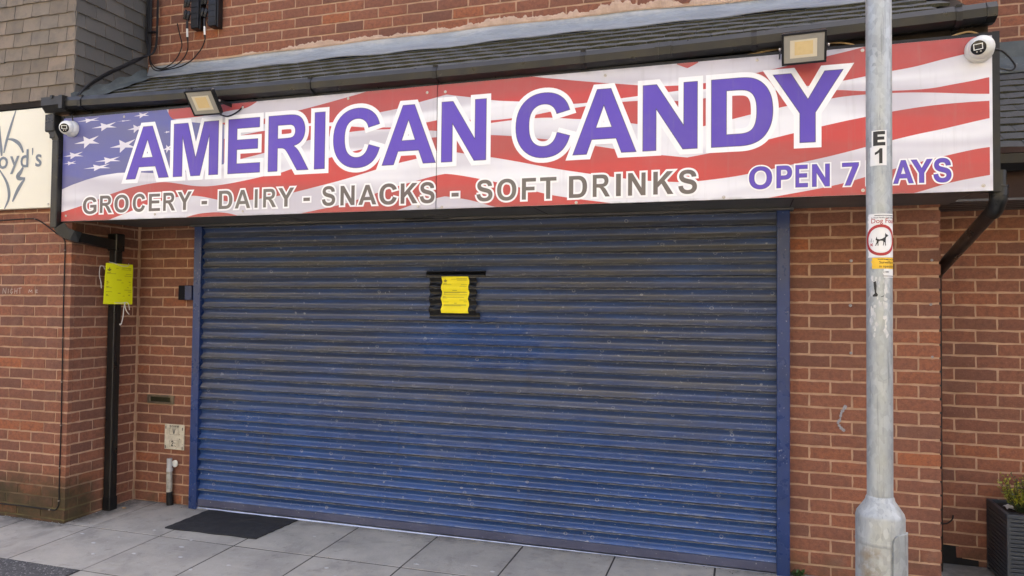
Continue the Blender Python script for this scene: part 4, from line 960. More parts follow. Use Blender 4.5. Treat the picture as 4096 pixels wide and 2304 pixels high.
for i, (ch, a, b) in enumerate(OPEN):
    ov = 0.002 if ch in 'OS' else 0
    put_letter(ch, a, b, 2.123-ov, 2.232+ov, 0.0085, 0.0016, P_PURP, i)
def screw_mesh():
    mb = MB(); mb.lathe([(0.0085, 0), (0.0085, 0.0012), (0.0052, 0.0018), (0.0045, 0.0042), (0.0025, 0.0048)], 12, Matrix.Rotation(R(90), 4, 'X'))
    o = mb.build('screw', M['steel']); me = o.data; bpy.data.objects.remove(o); return me
SCM = screw_mesh()
for x, z in [(-4.482, 2.112), (-3.713, 2.102), (-3.021, 2.102), (-3.991, 2.769), (-3.037, 2.761), (-2.28, 2.76), (-1.761, 2.754), (-1.647, 2.749), (-1.81, 2.093), (-1.66, 2.085), (-0.719, 2.764), (-0.873, 2.084), (-0.108, 2.086), (0.052, 2.774), (0.534, 2.775), (0.535, 2.096), (1.038, 2.099)]:
    o = link('screw', SCM, None, sg); o.location = Vector((x, LY(7), z))-sg.location

# ------------------------------------------------------------------ cream sign of the next shop
lo = thing('neighbour_sign', "cream sign panel ending in oyd's with a grey line logo, left edge", 'sign', (-5.4, -0.63, 2.18))
mb = MB(); mb.bbox(-7.2, -4.682, -0.640, -0.604, 2.186, 2.908, 0.003); mb.build('panel', M['cream'], lo)
LYD = -0.6415
def flat_stroke(name, pts, w0, w1, m, parent, y):
    P = spline([(p[0], 0, p[1]) for p in pts], 8); n = len(P); mb = MB(); v = []
    for i, p in enumerate(P):
        t = (P[min(i+1, n-1)]-P[max(i-1, 0)]).normalized(); nn = Vector((-t.z, 0, t.x)); u_ = i/(n-1)
        w = 1.5*(w0+(w1-w0)*u_)*(0.35+0.65*math.sin(math.pi*min(max(u_, .04), .96)))
        v += [(p.x+nn.x*w, y, p.z+nn.z*w), (p.x-nn.x*w, y, p.z-nn.z*w)]
    mb.add(v, [(2*i, 2*i+1, 2*i+3, 2*i+2) for i in range(n-1)]); return mb.build(name, m, parent)
flat_stroke('logo_line', [(-5.058, 2.905), (-5.098, 2.806), (-5.142, 2.685), (-5.165, 2.60)], .006, .010, M['logo'], lo, LYD)
flat_stroke('logo_line', [(-5.215, 2.80), (-5.205, 2.70), (-5.19, 2.62), (-5.185, 2.58)], .008, .010, M['logo'], lo, LYD-.0003)
flat_stroke('logo_line', [(-5.135, 2.700), (-5.074, 2.690), (-5.014, 2.656), (-4.972, 2.592)], .006, .012, M['logo'], lo, LYD-.0006)
flat_stroke('logo_line', [(-5.200, 2.475), (-5.130, 2.387), (-5.103, 2.313), (-5.106, 2.255), (-5.142, 2.190)], .009, .009, M['logo'], lo, LYD)
flat_stroke('logo_line', [(-5.066, 2.240), (-5.011, 2.331), (-4.952, 2.401)], .010, .010, M['logo'], lo, LYD)
flat_stroke('logo_line', [(-4.948, 2.405), (-5.000, 2.405), (-5.020, 2.422), (-4.995, 2.45), (-4.970, 2.485)], .011, .013, M['logo'], lo, LYD-.0006)
def text_part(body, x0, x1, z0, m, parent, y, name='letter', h=None, off=0.0, place=None):
    cu = bpy.data.curves.new('txt', 'FONT'); cu.body = body; cu.size = 1; cu.offset = off; cu.resolution_u = 3
    to = bpy.data.objects.new('txt', cu); COL.objects.link(to); bpy.context.view_layer.update()
    me = bpy.data.meshes.new_from_object(to.evaluated_get(bpy.context.evaluated_depsgraph_get()))
    bpy.data.objects.remove(to)
    xs = [v.co.x for v in me.vertices]; s_ = (x1-x0)/(max(xs)-min(xs)); sy = h if h else s_
    vv = [((v.co.x-min(xs))*s_+x0, v.co.y*sy+z0) for v in me.vertices]; ff = [tuple(p.vertices) for p in me.polygons]
    bpy.data.meshes.remove(me)
    mb = MB(); mb.add([place(*p) if place else (p[0], y, p[1]) for p in vv], ff)
    return mb.build(name, m, parent)
for body, a, b in (('o', -5.215, -5.120), ('y', -5.100, -5.008), ('d', -4.998, -4.922), ("'", -4.889, -4.877), ('s', -4.853, -4.794)):
    text_part(body, a, b, 2.486, M['logo'], lo, LYD-0.0012, h=0.185, off=0.012)
for x, z in ((-4.72, 2.885), (-4.72, 2.21)):
    o = link('screw', SCM, None, lo); o.location = Vector((x, LYD, z))-lo.location

# ------------------------------------------------------------------ flood lights
def floodlight(label, c, tilt, yaw, arm_side, w=0.205, h=0.165):
    """c = centre of the lamp body; tilt = how far it looks down"""
    t = thing('floodlight', label, 'floodlight', c, 'floodlights over the shop sign')
    MT = Matrix.Translation(c) @ Matrix.Rotation(yaw, 4, 'Z') @ Matrix.Rotation(tilt, 4, 'X')
    mb = MB(); mb.bbox(-w/2, w/2, 0.004, 0.030, -h/2, h/2, 0.007, MT)
    for a, b, c2, d2 in ((-w/2, w/2, h/2-.010, h/2), (-w/2, w/2, -h/2, -h/2+.010), (-w/2, -w/2+.010, -h/2+.0105, h/2-.0105), (w/2-.010, w/2, -h/2+.0105, h/2-.0105)): mb.bbox(a, b, -0.004, 0.0035, c2, d2, 0.0015, MT)
    for k in range(7): mb.box(-w*.42+w*.84*k/6.0-.002, -w*.42+w*.84*k/6.0+.002, 0.030, 0.044, -h*.42, h*.42, MT)
    mb.build('body', M['black'], t)
    MB().box(-w/2+.0102, w/2-.0102, 0.0, 0.0036, -h/2+.0102, h/2-.0102, MT).build('glass', M['lampglass'], t)
    MB().box(-w*.31, w*.29, -0.0012, -0.0004, -h*.29, h*.27, MT).build('reflector', M['lampbezel'], t)
    MB().box(-w*.21, w*.20, -0.0022, -0.0014, -h*.20, h*.22, MT).build('led_panel', M['led'], t)
    mb = MB()
    for s_ in (-1, 1):
        p0 = MT @ Vector((s_*(w/2+.004), .018, 0)); p1 = Vector((c[0]+s_*(w/2+.006), -0.69, c[2]+0.01)); 
        d_ = (p1-p0)
        for k in range(6):
            a = p0+d_*(k/6); b = p0+d_*((k+1)/6)
            mb.box(min(a.x, b.x)-.0015, max(a.x, b.x)+.0015, min(a.y, b.y)-.004, max(a.y, b.y)+.004, min(a.z, b.z)-.011, max(a.z, b.z)+.011)
    mb.box(c[0]-w/2-.008, c[0]+w/2+.008, -0.697, -0.672, c[2]-.004, c[2]+.028); mb.build('bracket', M['black'], t)
    mb = MB()
    for s_ in (-1, 1): mb.lathe([(.007, 0), (.007, .006), (.004, .007)], 10, Matrix.Translation(MT @ Vector((s_*(w/2+.006), .018, 0))) @ Matrix.Rotation(R(90)*s_, 4, 'Y'))
    mb.build('bolt', M['steel'], t)
    return t
floodlight('left floodlight tilted down over the letter M of the sign', (-3.232, -0.835, 2.770), R(38), R(2), 1)
floodlight('right floodlight over the letter Y of the sign, beside the lamp post', (0.262, -0.835, 2.768), R(30), R(-3), 1, 0.200, 0.150)
mb = MB(); mb.tube(spline([(-3.13, -0.80, 2.70), (-3.10, -0.76, 2.695), (-3.06, -0.71, 2.74), (-3.02, -0.69, 2.80), (-2.97, -0.685, 2.825), (-2.93, -0.68, 2.83)], 6), 0.005, 8)
tag(mb.build('lamp_cable', M['black']), 'short black cable curling from the left floodlight to the sign top', 'cable')
mb = MB(); mb.bbox(-2.945, -2.89, -0.70, -0.675, 2.815, 2.845, .003)
tag(mb.build('connector_block', M['white_pl']), 'small white cable connector on the sign top right of the left floodlight', 'connector')

# ------------------------------------------------------------------ turret cameras
def turret(label, c, look, r=0.056):
    t = thing('security_camera', label, 'camera', c, 'white turret security cameras on the sign')
    MT = Matrix.Translation(c) @ Matrix.Rotation(R(90), 4, 'X')
    MB().lathe([(r*.98, 0), (r, .004), (r*.99, .020), (r*.90, .034), (r*.78, .040)], 28, MT).build('base', M['white_pl'], t, True)
    look = Vector(look).normalized(); qt = look.to_track_quat('Z', 'Y').to_matrix().to_4x4()
    bc = Vector(c)+Vector((0, -0.046, 0)); BT = Matrix.Translation(bc) @ qt
    rb = r*.88; prof = []
    for i in range(0, 15):
        a = math.pi-(math.pi-0.62)*i/14; prof.append((max(rb*math.sin(a), .0005), rb*math.cos(a)))
    b = MB().lathe(prof, 28, BT).build('eyeball', M['white_pl'], t, True)
    zf = rb*math.cos(0.62)
    MB().lathe([(rb*.60, zf+.0008), (rb*.60, zf+.0035), (rb*.54, zf+.0045)], 26, BT).build('lens_face', M['lens'], t, True)
    mb = MB(); s_ = rb*.36; k = rb*.07
    for a, b_, c2, d2 in ((-s_, s_, s_*.72-k, s_*.72), (-s_, s_, -s_*.72, -s_*.72+k), (-s_, -s_+k, -s_*.72+k, s_*.72-k), (s_-k, s_, -s_*.72+k, s_*.72-k)): mb.box(a, b_, c2+rb*.08, d2+rb*.08, zf+.0046, zf+.0055, BT)
    mb.build('window_frame', M['white_pl'], t)
    mb = MB()
    for s2 in (-.12, .16): mb.lathe([(rb*.07, 0), (rb*.05, .0018)], 10, BT @ Matrix.Translation((rb*s2, -rb*.34, zf+.0046)))
    mb.build('led', M['steel'], t)
turret('white turret camera on the starry left end of the sign', (-4.437, -0.703, 2.712), (0.42, -0.85, -0.22))
turret('white turret camera on the top right end of the sign', (1.022, -0.703, 2.726), (-0.48, -0.80, -0.26), 0.060)
mb = MB(); mb.tube(spline([(-4.43, -0.712, 2.765), (-4.435, -0.715, 2.80), (-4.46, -0.70, 2.83), (-4.49, -0.68, 2.85)], 6), 0.004, 8)
tag(mb.build('camera_cable', M['black']), 'thin black cable rising from the left turret camera', 'cable')
mb = MB(); mb.tube(spline([(1.07, -0.722, 2.722), (1.115, -0.69, 2.722), (1.155, -0.665, 2.695), (1.18, -0.66, 2.655), (1.165, -0.66, 2.635), (1.13, -0.665, 2.642), (1.10, -0.67, 2.652)], 8), 0.0042, 8)
tag(mb.build('camera_cable', M['black']), 'black cable looping out behind the right end of the sign', 'cable')

# ------------------------------------------------------------------ loose beige cable on top of the sign
def cable(name, pts, r, m, label, cat='cable', k=7, n=7, group=None):
    mb = MB(); mb.tube(spline(pts, k), r, n); o = mb.build(name, m, None, True); tag(o, label, cat, group); return o
yb = -0.675
cable('beige_cable', [(-2.73, yb, 2.86), (-2.712, yb, 2.825), (-2.685, yb, 2.79), (-2.65, yb, 2.775), (-2.61, yb, 2.792), (-2.57, yb, 2.832), (-2.555, yb, 2.87)], .0042, M['beige'], 'loop of beige cable drooping over the sign top above the letters R and I')
cable('beige_cable', [(-2.56, yb, 2.79), (-2.514, yb, 2.800), (-2.451, yb, 2.806), (-2.327, yb, 2.824), (-2.246, yb, 2.826), (-2.16, yb, 2.81), (-2.05, yb, 2.785)], .0042, M['beige'], 'beige cable arching along the sign top above the first C')
cable('beige_cable', [(-1.84, yb, 2.782), (-1.799, yb, 2.797), (-1.70, yb, 2.802), (-1.60, yb, 2.795), (-1.55, yb, 2.77)], .004, M['beige'], 'beige cable showing at the sign top beside the panel joint')
cable('beige_cable', [(-1.405, yb, 2.86), (-1.401, yb, 2.818), (-1.374, yb, 2.795), (-1.33, yb, 2.78)], .004, M['beige'], 'beige cable dropping behind the sign between AMERICAN and CANDY')
cable('beige_cable', [(-1.25, yb, 2.816), (-1.15, yb, 2.808), (-1.05, yb, 2.802), (-0.95, yb, 2.79), (-0.865, yb, 2.80), (-0.78, yb, 2.806), (-0.70, yb, 2.806), (-0.65, yb, 2.79)], .0042, M['beige'], 'beige cable lying on the sign top above the second C and A')
cable('beige_cable', [(-0.06, yb, 2.80), (0.02, yb, 2.815), (0.104, yb, 2.825), (0.17, yb, 2.83)], .0042, M['beige'], 'beige cable running into the back of the right floodlight')
cable('beige_cable', [(0.36, yb, 2.835), (0.42, yb, 2.834), (0.48, yb, 2.822), (0.52, yb, 2.805)], .0042, M['beige'], 'beige cable leaving the right floodlight towards the lamp post')
cable('beige_cable', [(0.90, yb, 2.806), (0.95, yb, 2.822), (1.00, yb, 2.826), (1.05, yb, 2.80)], .0042, M['beige'], 'beige cable above the right turret camera')
for x, wh in ((-2.86, 'left one of three'), (-2.815, 'middle one of three'), (-2.775, 'right one of three')):
    mb = MB(); mb.tube(spline([(x, -0.67, 2.80), (x-.006, -0.672, 2.825), (x+.006, -0.675, 2.838), (x+.016, -0.68, 2.834)], 4), 0.006, 6)
    tag(mb.build('cable_end', M['beige']), 'short cut end of beige cable sticking up behind the sign top, '+wh, 'cable', 'cut beige cable ends right of the left floodlight')

# ------------------------------------------------------------------ telephone joint boxes and black cables, top left
for x0, lab in ((-4.085, 'left of two black telephone joint boxes on the upper brick wall'), (-3.925, 'right of two black telephone joint boxes on the upper brick wall')):
    t = thing('cable_joint_box', lab, 'joint box', (x0+.06, -0.01, 3.60), 'telephone joint boxes')
    mb = MB(); mb.bbox(x0+.055, x0+.125, -0.075, -0.002, 3.605, 4.05, .006); mb.bbox(x0+.115, x0+.135, -0.060, -0.002, 3.60, 4.05, .004); mb.build('housing', M['black'], t)
    mb = MB()
    for k in range(9): mb.box(x0+.053, x0+.126, -0.079, -0.0765, 3.63+.045*k, 3.636+.045*k)
    mb.build('rib', M['black'], t)
    for dx, dz in ((.012, 3.80), (.038, 3.80), (.010, 3.71), (.038, 3.70)):
        mb = MB(); mb.lathe([(.010, 0), (.013, .008), (.010, .012), (.014, .022), (.010, .028), (.015, .040), (.015, .060), (.009, .075)], 12, Matrix.Translation((x0+dx, -.085, dz-.03)) @ Matrix.Rotation(R(-12), 4, 'X')); mb.build('gland', M['black'], t, True)
    MB().tube([(x0+.038, -.088, 3.66), (x0+.040, -.088, 3.60)], .009, 10).build('grip', M['black'], t, True)
    MB().tube([(x0+.040, -.088, 3.600), (x0+.042, -.086, 3.535)], .0075, 10).build('label_sleeve', M['white_pl'], t, True)
    MB().tube([(x0+.042, -.086, 3.536), (x0+.046, -.084, 3.500)], [.0085, .004], 8).build('boot', M['black'], t, True)
cable('drop_cable', [(-4.155, -.07, 3.66), (-4.148, -.05, 3.58), (-4.130, -.045, 3.499), (-4.150, -.05, 3.43), (-4.188, -.055, 3.378), (-4.235, -.06, 3.345), (-4.292, -.06, 3.33), (-4.379, -.05, 3.350), (-4.43, -.05, 3.42), (-4.45, -.05, 3.6), (-4.465, -.05, 4.1)], .0042, M['rubber'], 'thin black cable looping from the left joint box to the corner')
cable('drop_cable', [(-4.040, -.084, 3.505), (-4.062, -.06, 3.45), (-4.104, -.055, 3.388), (-4.17, -.06, 3.342), (-4.25, -.066, 3.322), (-4.33, -.06, 3.325), (-4.40, -.055, 3.37), (-4.438, -.05, 3.46), (-4.455, -.055, 4.1)], .0042, M['rubber'], 'thin black cable looping down from the white sleeve of the left joint box')
cable('drop_cable', [(-3.880, -.084, 3.505), (-3.93, -.06, 3.45), (-4.011, -.055, 3.378), (-4.08, -.06, 3.34), (-4.149, -.066, 3.320), (-4.25, -.072, 3.310), (-4.35, -.062, 3.315), (-4.41, -.055, 3.36), (-4.432, -.05, 3.47), (-4.44, -.055, 4.1)], .0045, M['rubber'], 'thin black cable sweeping down from the right joint box')
for i, (dx, r_) in enumerate(((0, .0075), (.013, .006), (.026, .009), (.042, .005), (.050, .005))):
    xx = -4.468+dx*1.25
    pts = [(xx+.004, -.045-.008*(i % 2), 4.25), (xx, -.045, 3.9), (xx+.004*(i-2), -.045, 3.62), (-4.44+.006*i, -.06, 3.46), (-4.44+.004*i, -.10, 3.415+.004*i), (-4.435, -.184, 3.352+.006*i), (-4.43, -.294, 3.276+.005*i), (-4.425+.003*i, -.451, 3.166+.006*i), (-4.42+.004*i, -.60, 3.045+.006*i), (-4.415+.006*i, -.69, 2.955+.003*i), (-4.41+.006*i, -.72, 2.90)]
    if i in (3, 4): pts = [(xx+.03, -.035, 4.25), (xx+.03, -.035, 3.9), (xx+.028, -.035, 3.6), (xx+.02, -.04, 3.50), (-4.43+.006*i, -.07, 3.44)]+pts[5:]
    cable('black_cable', pts, r_, M['rubber'], 'black cable in the bundle running down the corner and along the lead to the gutter', 'cable', 6, 8, 'cable bundle at the tiled corner')
cable('black_cable', [(-4.45, -.06, 3.50), (-4.475, -.05, 3.62), (-4.47, -.05, 3.7), (-4.455, -.05, 3.78)], .004, M['rubber'], 'stray loop of black cable bulging left of the corner bundle')
mb = MB(); mb.bbox(-4.452, -4.385, -.062, -.034, 3.62, 3.632, .002); tag(mb.build('cable_tie', M['black']), 'black tie round the cable bundle on the corner', 'cable tie')

# ------------------------------------------------------------------ downlights in the soffit
for x, y, lab in ((-3.05, -0.19, 'round recessed downlight in the soffit below DAIRY'), (-1.93, -0.16, 'round recessed downlight in the soffit below SNACKS'), (-0.39, -0.23, 'round recessed downlight in the soffit below DRINKS')):
    t = thing('downlight', lab, 'downlight', (x, y, 2.108), 'downlights in the soffit')
    MB().lathe([(.082, .0), (.082, -.005), (.070, -.008), (.066, -.003)], 28, Matrix.Translation((x, y, 2.1078))).build('rim', M['soffit'], t, True)
    MB().lathe([(.065, .0), (.065, -.0025), (.02, -.003)], 24, Matrix.Translation((x, y, 2.1078))).build('diffuser', M['white_plastic_grime'], t, True)

# ------------------------------------------------------------------ notices
def lines(mb, fn_, rows):
    for u0_, u1_, v_, t in rows: mb.add([fn_(u0_, v_), fn_(u1_, v_), fn_(u1_, v_+t), fn_(u0_, v_+t)], [(0, 1, 2, 3)])
ROWS = [(.55, .93, .94, .008), (.35, .93, .925, .007), (.55, .93, .895, .007), (.05, .18, .80, .010), (.05, .36, .778, .007), (.72, .95, .775, .008), (.68, .95, .73, .008), (.40, .57, .615, .012), (.06, .90, .575, .008), (.06, .93, .560, .008), (.06, .65, .545, .007), (.06, .12, .522, .008), (.06, .93, .498, .008), (.06, .16, .44, .009), (.06, .85, .425, .007), (.06, .24, .405, .007), (.68, .95, .355, .008), (.82, .95, .305, .009), (.05, .25, .300, .007), (.45, .55, .265, .011), (.06, .90, .225, .008), (.06, .90, .210, .007), (.06, .70, .195, .007)]
CREST = [(.06, .10, .865, .03), (.105, .14, .850, .07), (.145, .18, .87, .03), (.07, .17, .845, .010), (.112, .130, .925, .02)]
def slat_y(z):       # front of the shutter at a height: hinges stand out
    f_ = ((z-SB) % SP)/SP
    return -0.040-0.003*math.cos(2*math.pi*f_)
nts = thing('shutter_notice', 'yellow official notice taped to the middle of the blue shutter', 'notice', (-1.84, -0.045, 1.47))
def wavy(name, x0, x1, z0, z1, dy, m, nx=6, nz=26, edge=0.0, parent=nts, crump=0.0):
    mb = MB(); v = []; rn = random.Random(name+str(x0))
    for j in range(nz+1):
        z = z0+(z1-z0)*j/nz
        for i in range(nx+1):
            u_ = i/nx; x = x0+(x1-x0)*u_+edge*math.cos(2*math.pi*(z-SB)/SP)*(-1 if True else 1)
            cr = crump*(math.sin(x*130+z*55)+math.sin(z*210-x*70)) if crump else 0
            v.append((x+(rn.uniform(-.0012, .0012) if i in (0, nx) else 0), slat_y(z)-dy-0.002*math.cos(2*math.pi*(z-SB)/SP)+cr, z))
    W = nx+1; mb.add(v, [(j*W+i, j*W+i+1, (j+1)*W+i+1, (j+1)*W+i) for j in range(nz) for i in range(nx)])
    return mb.build(name, m, parent, True)
wavy('tape', -2.052, -1.626, 1.711, 1.752, .0035, M['tape'], 12, 10, 0, crump=.0004)
wavy('tape', -2.028, -1.925, 1.433, 1.716, .0025, M['tape'], 8, 36, .003, crump=.0009)
wavy('tape', -1.760, -1.692, 1.433, 1.716, .0025, M['tape'], 8, 36, .003, crump=.0008)
wavy('tape', -2.025, -1.665, 1.433, 1.472, .0040, M['tape'], 12, 8, 0, crump=.0004)
pg_ = wavy('paper', -1.938, -1.745, 1.470, 1.713, .0055, M['yellow'], 6, 34, .0025)
fnn = lambda u_, v_: (-1.938+.193*u_+.0025*-math.cos(2*math.pi*(1.470+.243*v_-SB)/SP), slat_y(1.470+.243*v_)-.0064-0.002*math.cos(2*math.pi*(1.470+.243*v_-SB)/SP), 1.470+.243*v_)
mb = MB(); lines(mb, fnn, ROWS+CREST); mb.build('print', M['ink'], nts)
# sleeve tied to the drainpipe
ntp = thing('drainpipe_notice', 'yellow green notice in a plastic sleeve tied to the drainpipe with white string', 'notice', (-4.44, -0.28, 1.50))
TL, TR, BR_, BL = Vector((-4.470, -0.372, 1.806)), Vector((-4.432, -0.165, 1.803)), Vector((-4.434, -0.160, 1.502)), Vector((-4.472, -0.386, 1.504))
nrm = (TR-TL).cross(BL-TL).normalized()
if nrm.y > 0: nrm = -nrm
def nfn(u_, v_, e=0.0):
    p = (BL*(1-u_)+BR_*u_)*(1-v_)+(TL*(1-u_)+TR*u_)*v_
    return p+nrm*(0.007*math.sin(math.pi*u_)+.0015*math.sin(v_*9)+e)
mb = MB(); nx, nz = 8, 14; v = [nfn(i/nx, j/nz) for j in range(nz+1) for i in range(nx+1)]+[nfn(i/nx, j/nz, -.004) for j in range(nz+1) for i in range(nx+1)]
W = nx+1; K = W*(nz+1); f = [(j*W+i, j*W+i+1, (j+1)*W+i+1, (j+1)*W+i) for j in range(nz) for i in range(nx)]; f += [tuple(K+a for a in reversed(t)) for t in f]
rg = [i for i in range(W)]+[j*W+nx for j in range(1, nz+1)]+[nz*W+i for i in range(nx-1, -1, -1)]+[j*W for j in range(nz-1, 0, -1)]
f += [(rg[a], K+rg[a], K+rg[(a+1) % len(rg)], rg[(a+1) % len(rg)]) for a in range(len(rg))]
mb.add(v, f); mb.build('sleeve', M['lime'], ntp, True)
mb = MB(); lines(mb, lambda a, b: nfn(a, b*.93+.02, .0012), ROWS+CREST); mb.build('print', M['ink'], ntp)
stg = lambda pts, r_=.0026: MB().tube(spline(pts, 6), r_, 6).build('string', M['string'], ntp, True)
stg([nfn(.12, 1.03, -.01), nfn(.3, 1.0, .002), nfn(.5, .955, .004), nfn(.65, .945, .005), nfn(.8, .97, .004), nfn(.86, 1.02, -.01)])
stg([nfn(-.02, .84, -.004), nfn(-.10, .92, 0), nfn(-.20, .90, .002), nfn(-.20, .70, .002), nfn(-.12, .52, 0), nfn(-.09, .38, -.002)])
stg([nfn(.35, .035, .003), nfn(.6, .03, .005), nfn(.72, .05, .008), nfn(.82, .02, .010), nfn(.88, -.14, .008)])
stg([nfn(.72, .05, .008), nfn(.70, -.02, .008), nfn(.76, -.16, .010), nfn(.87, -.25, .008)], .0034)
stg([nfn(.70, .04, .008), nfn(.67, -.10, .008), nfn(.65, -.30, .008), nfn(.60, -.49, .006)], .0034)
stg([nfn(.60, -.49, .006), nfn(.55, -.49, .006), nfn(.57, -.52, .006)], .0044)

# ------------------------------------------------------------------ small fittings on the recessed wall
t = thing('letter_plate', 'tarnished brass letter plate set in the recessed brick wall', 'letter plate', (-4.29, -0.005, 0.74))
mb = MB(); a, b, z0, z1 = -4.418, -4.165, 0.740, 0.806
for q_ in ((a, b, z1-.015, z1), (a, b, z0, z0+.015), (a, a+.030, z0+.0152, z1-.0152), (b-.030, b, z0+.0152, z1-.0152)): mb.bbox(q_[0], q_[1], -0.012, 0.012, q_[2], q_[3], .002)
mb.build('surround', M['brass'], t); MB().box(a+.0302, b-.0302, -0.005, 0.01, z0+.0152, z1-.0152).build('flap', M['flap'], t)
t = thing('hydrant_plate', 'rusty cream plate marked BGWM V 2 low on the recessed wall', 'sign', (-4.15, -0.01, 0.40))
mb = MB(); mb.bbox(-4.243, -4.057, -0.012, -0.003, 0.398, 0.590, .004); mb.build('plate', M['plate'], t)
def inkrect(mb, x0, x1, z0, z1, w, y):
    for q_ in ((x0, x1, z1-w, z1), (x0, x1, z0, z0+w), (x0, x0+w, z0+w, z1-w), (x1-w, x1, z0+w, z1-w)): mb.box(q_[0], q_[1], y-.0006, y, q_[2], q_[3])
mb = MB(); inkrect(mb, -4.193, -4.108, 0.512, 0.562, .0018, -0.0122); inkrect(mb, -4.193, -4.108, 0.420, 0.470, .0018, -0.0122); mb.build('panel_line', M['clip'], t)
def flat_text(chars, parent, y, m):
    for ch, x0, x1, z0, z1 in chars: MB().tris(fill(fit(ch, x0, x1, z0, z1)), lambda p: (p.x, y, p.y)).build('letter', m, parent)
flat_text([('B', -4.192, -4.176, .567, .583), ('G', -4.172, -4.154, .567, .583), ('W', -4.150, -4.130, .567, .583), ('M', -4.126, -4.107, .567, .583), ('V', -4.165, -4.138, .517, .557), ('2', -4.176, -4.155, .424, .466), ('-', -4.152, -4.146, .446, .452), ('-', -4.142, -4.136, .446, .452)], t, -0.0132, M['darkink'])
for x, z in ((-4.228, .565), (-4.072, .560), (-4.230, .418), (-4.072, .415)): MB().box(x-.003, x+.003, -.0135, -.0121, z-.012, z+.010).build('bolt_slot', M['darkink'], t)
t = thing('key_switch', 'dark blue shutter key switch box beside the left guide rail', 'switch', (-4.04, -0.02, 1.60))
mb = MB(); mb.bbox(-4.034, -3.972, -0.066, 0.0, 1.540, 1.650, .004); mb.build('hood', M['boxblue'], t)
mb = MB(); mb.bbox(-4.108, -4.035, -0.050, 0.0, 1.540, 1.650, .003); mb.build('back_plate', M['key_dark'], t)
t = thing('pipe_stub', 'short grey pipe stub with white clip rising from the pavement by the shutter', 'pipe', (-4.165, -0.035, -0.02))
MB().tube([(-4.165, -.035, .25), (-4.167, -.035, .335)], .019, 16).build('cap', M['greypipe2'], t, True)
MB().tube([(-4.163, -.035, .262), (-4.163, -.035, .24)], .0235, 16).build('coupling', M['greypipe2'], t, True)
MB().tube([(-4.162, -.035, .06), (-4.166, -.035, .255)], .0215, 16).build('pipe', M['greypipe'], t, True)
MB().tube([(-4.152, -.035, -.03), (-4.156, -.035, .03), (-4.160, -.035, .085)], [.0245, .0245, .023], 16).build('sleeve', M['rubber'], t, True)
mb = MB(); mb.lathe([(.026, 0), (.026, .008), (.018, .011), (.017, .006)], 20, Matrix.Translation((-4.132, -.012, .295)) @ Matrix.Rotation(R(90), 4, 'X')); mb.build('clip', M['white_pl'], t, True)
mb = MB(); v = []; nx = 24; P4 = [(-3.775, -0.062), (-3.790, -0.476), (-3.055, -0.462), (-3.010, -0.062)]
ol = []
for i in range(4):
    a, b = Vector(P4[i]), Vector(P4[(i+1) % 4])
    for k in range(nx): p = a.lerp(b, k/nx); ol.append((p.x+.003*math.sin(k*1.3+i), p.y+.004*math.sin(k*.7+i*2)))
n = len(ol); c0 = (-3.38, -0.26)
v = [(p[0], p[1], gz(*p)+.001) for p in ol]+[(p[0], p[1], gz(*p)+.008) for p in ol]+[(c0[0]+(p[0]-c0[0])*.97, c0[1]+(p[1]-c0[1])*.95, gz(*p)+.010+.003*math.sin(i*.35)) for i, p in enumerate(ol)]
mb.add(v, [(i, (i+1) % n, n+(i+1) % n, n+i) for i in range(n)]+[(n+i, n+(i+1) % n, 2*n+(i+1) % n, 2*n+i) for i in range(n)]+[tuple(2*n+i for i in range(n))])
tag(mb.build('door_mat', M['mat'], base=(-3.38, -.26, gz(-3.38, -.26))), 'worn black mat lying on the paving in front of the shutter', 'mat')
# cable clipped to the left wall
cw = thing('wall_cable', 'thin black cable clipped down the left brick wall and along its foot', 'cable', (-4.6, -0.6, 0.05))
yw = -0.6035
MB().tube(spline([(-5.6, yw, 2.10), (-5.238, yw, 2.111), (-4.96, yw, 2.116), (-4.887, yw, 2.112), (-4.809, yw, 2.079), (-4.694, yw, 2.012), (-4.642, yw, 1.985), (-4.606, yw, 1.955), (-4.598, yw, 1.883), (-4.599, yw, 1.562), (-4.596, yw, 1.264), (-4.594, yw, .952), (-4.590, yw, .648), (-4.593, yw, .35), (-4.592, yw, .12), (-4.602, yw, .075), (-4.625, yw, .052), (-4.674, yw, .050), (-4.962, yw, .052), (-5.156, yw, .049), (-5.6, yw, .05)], 5), .0042, 7).build('lead', M['rubber'], cw, True)
for x, z in ((-4.887, 2.112), (-4.598, 1.883), (-4.599, 1.562), (-4.596, 1.264), (-4.594, .952), (-4.590, .648), (-4.593, .35), (-4.592, .12), (-4.674, .050)):
    MB().bbox(x-.004, x+.004, -.611, -.5975, z-.004, z+.004, .001).build('clip', M['clip'], cw)
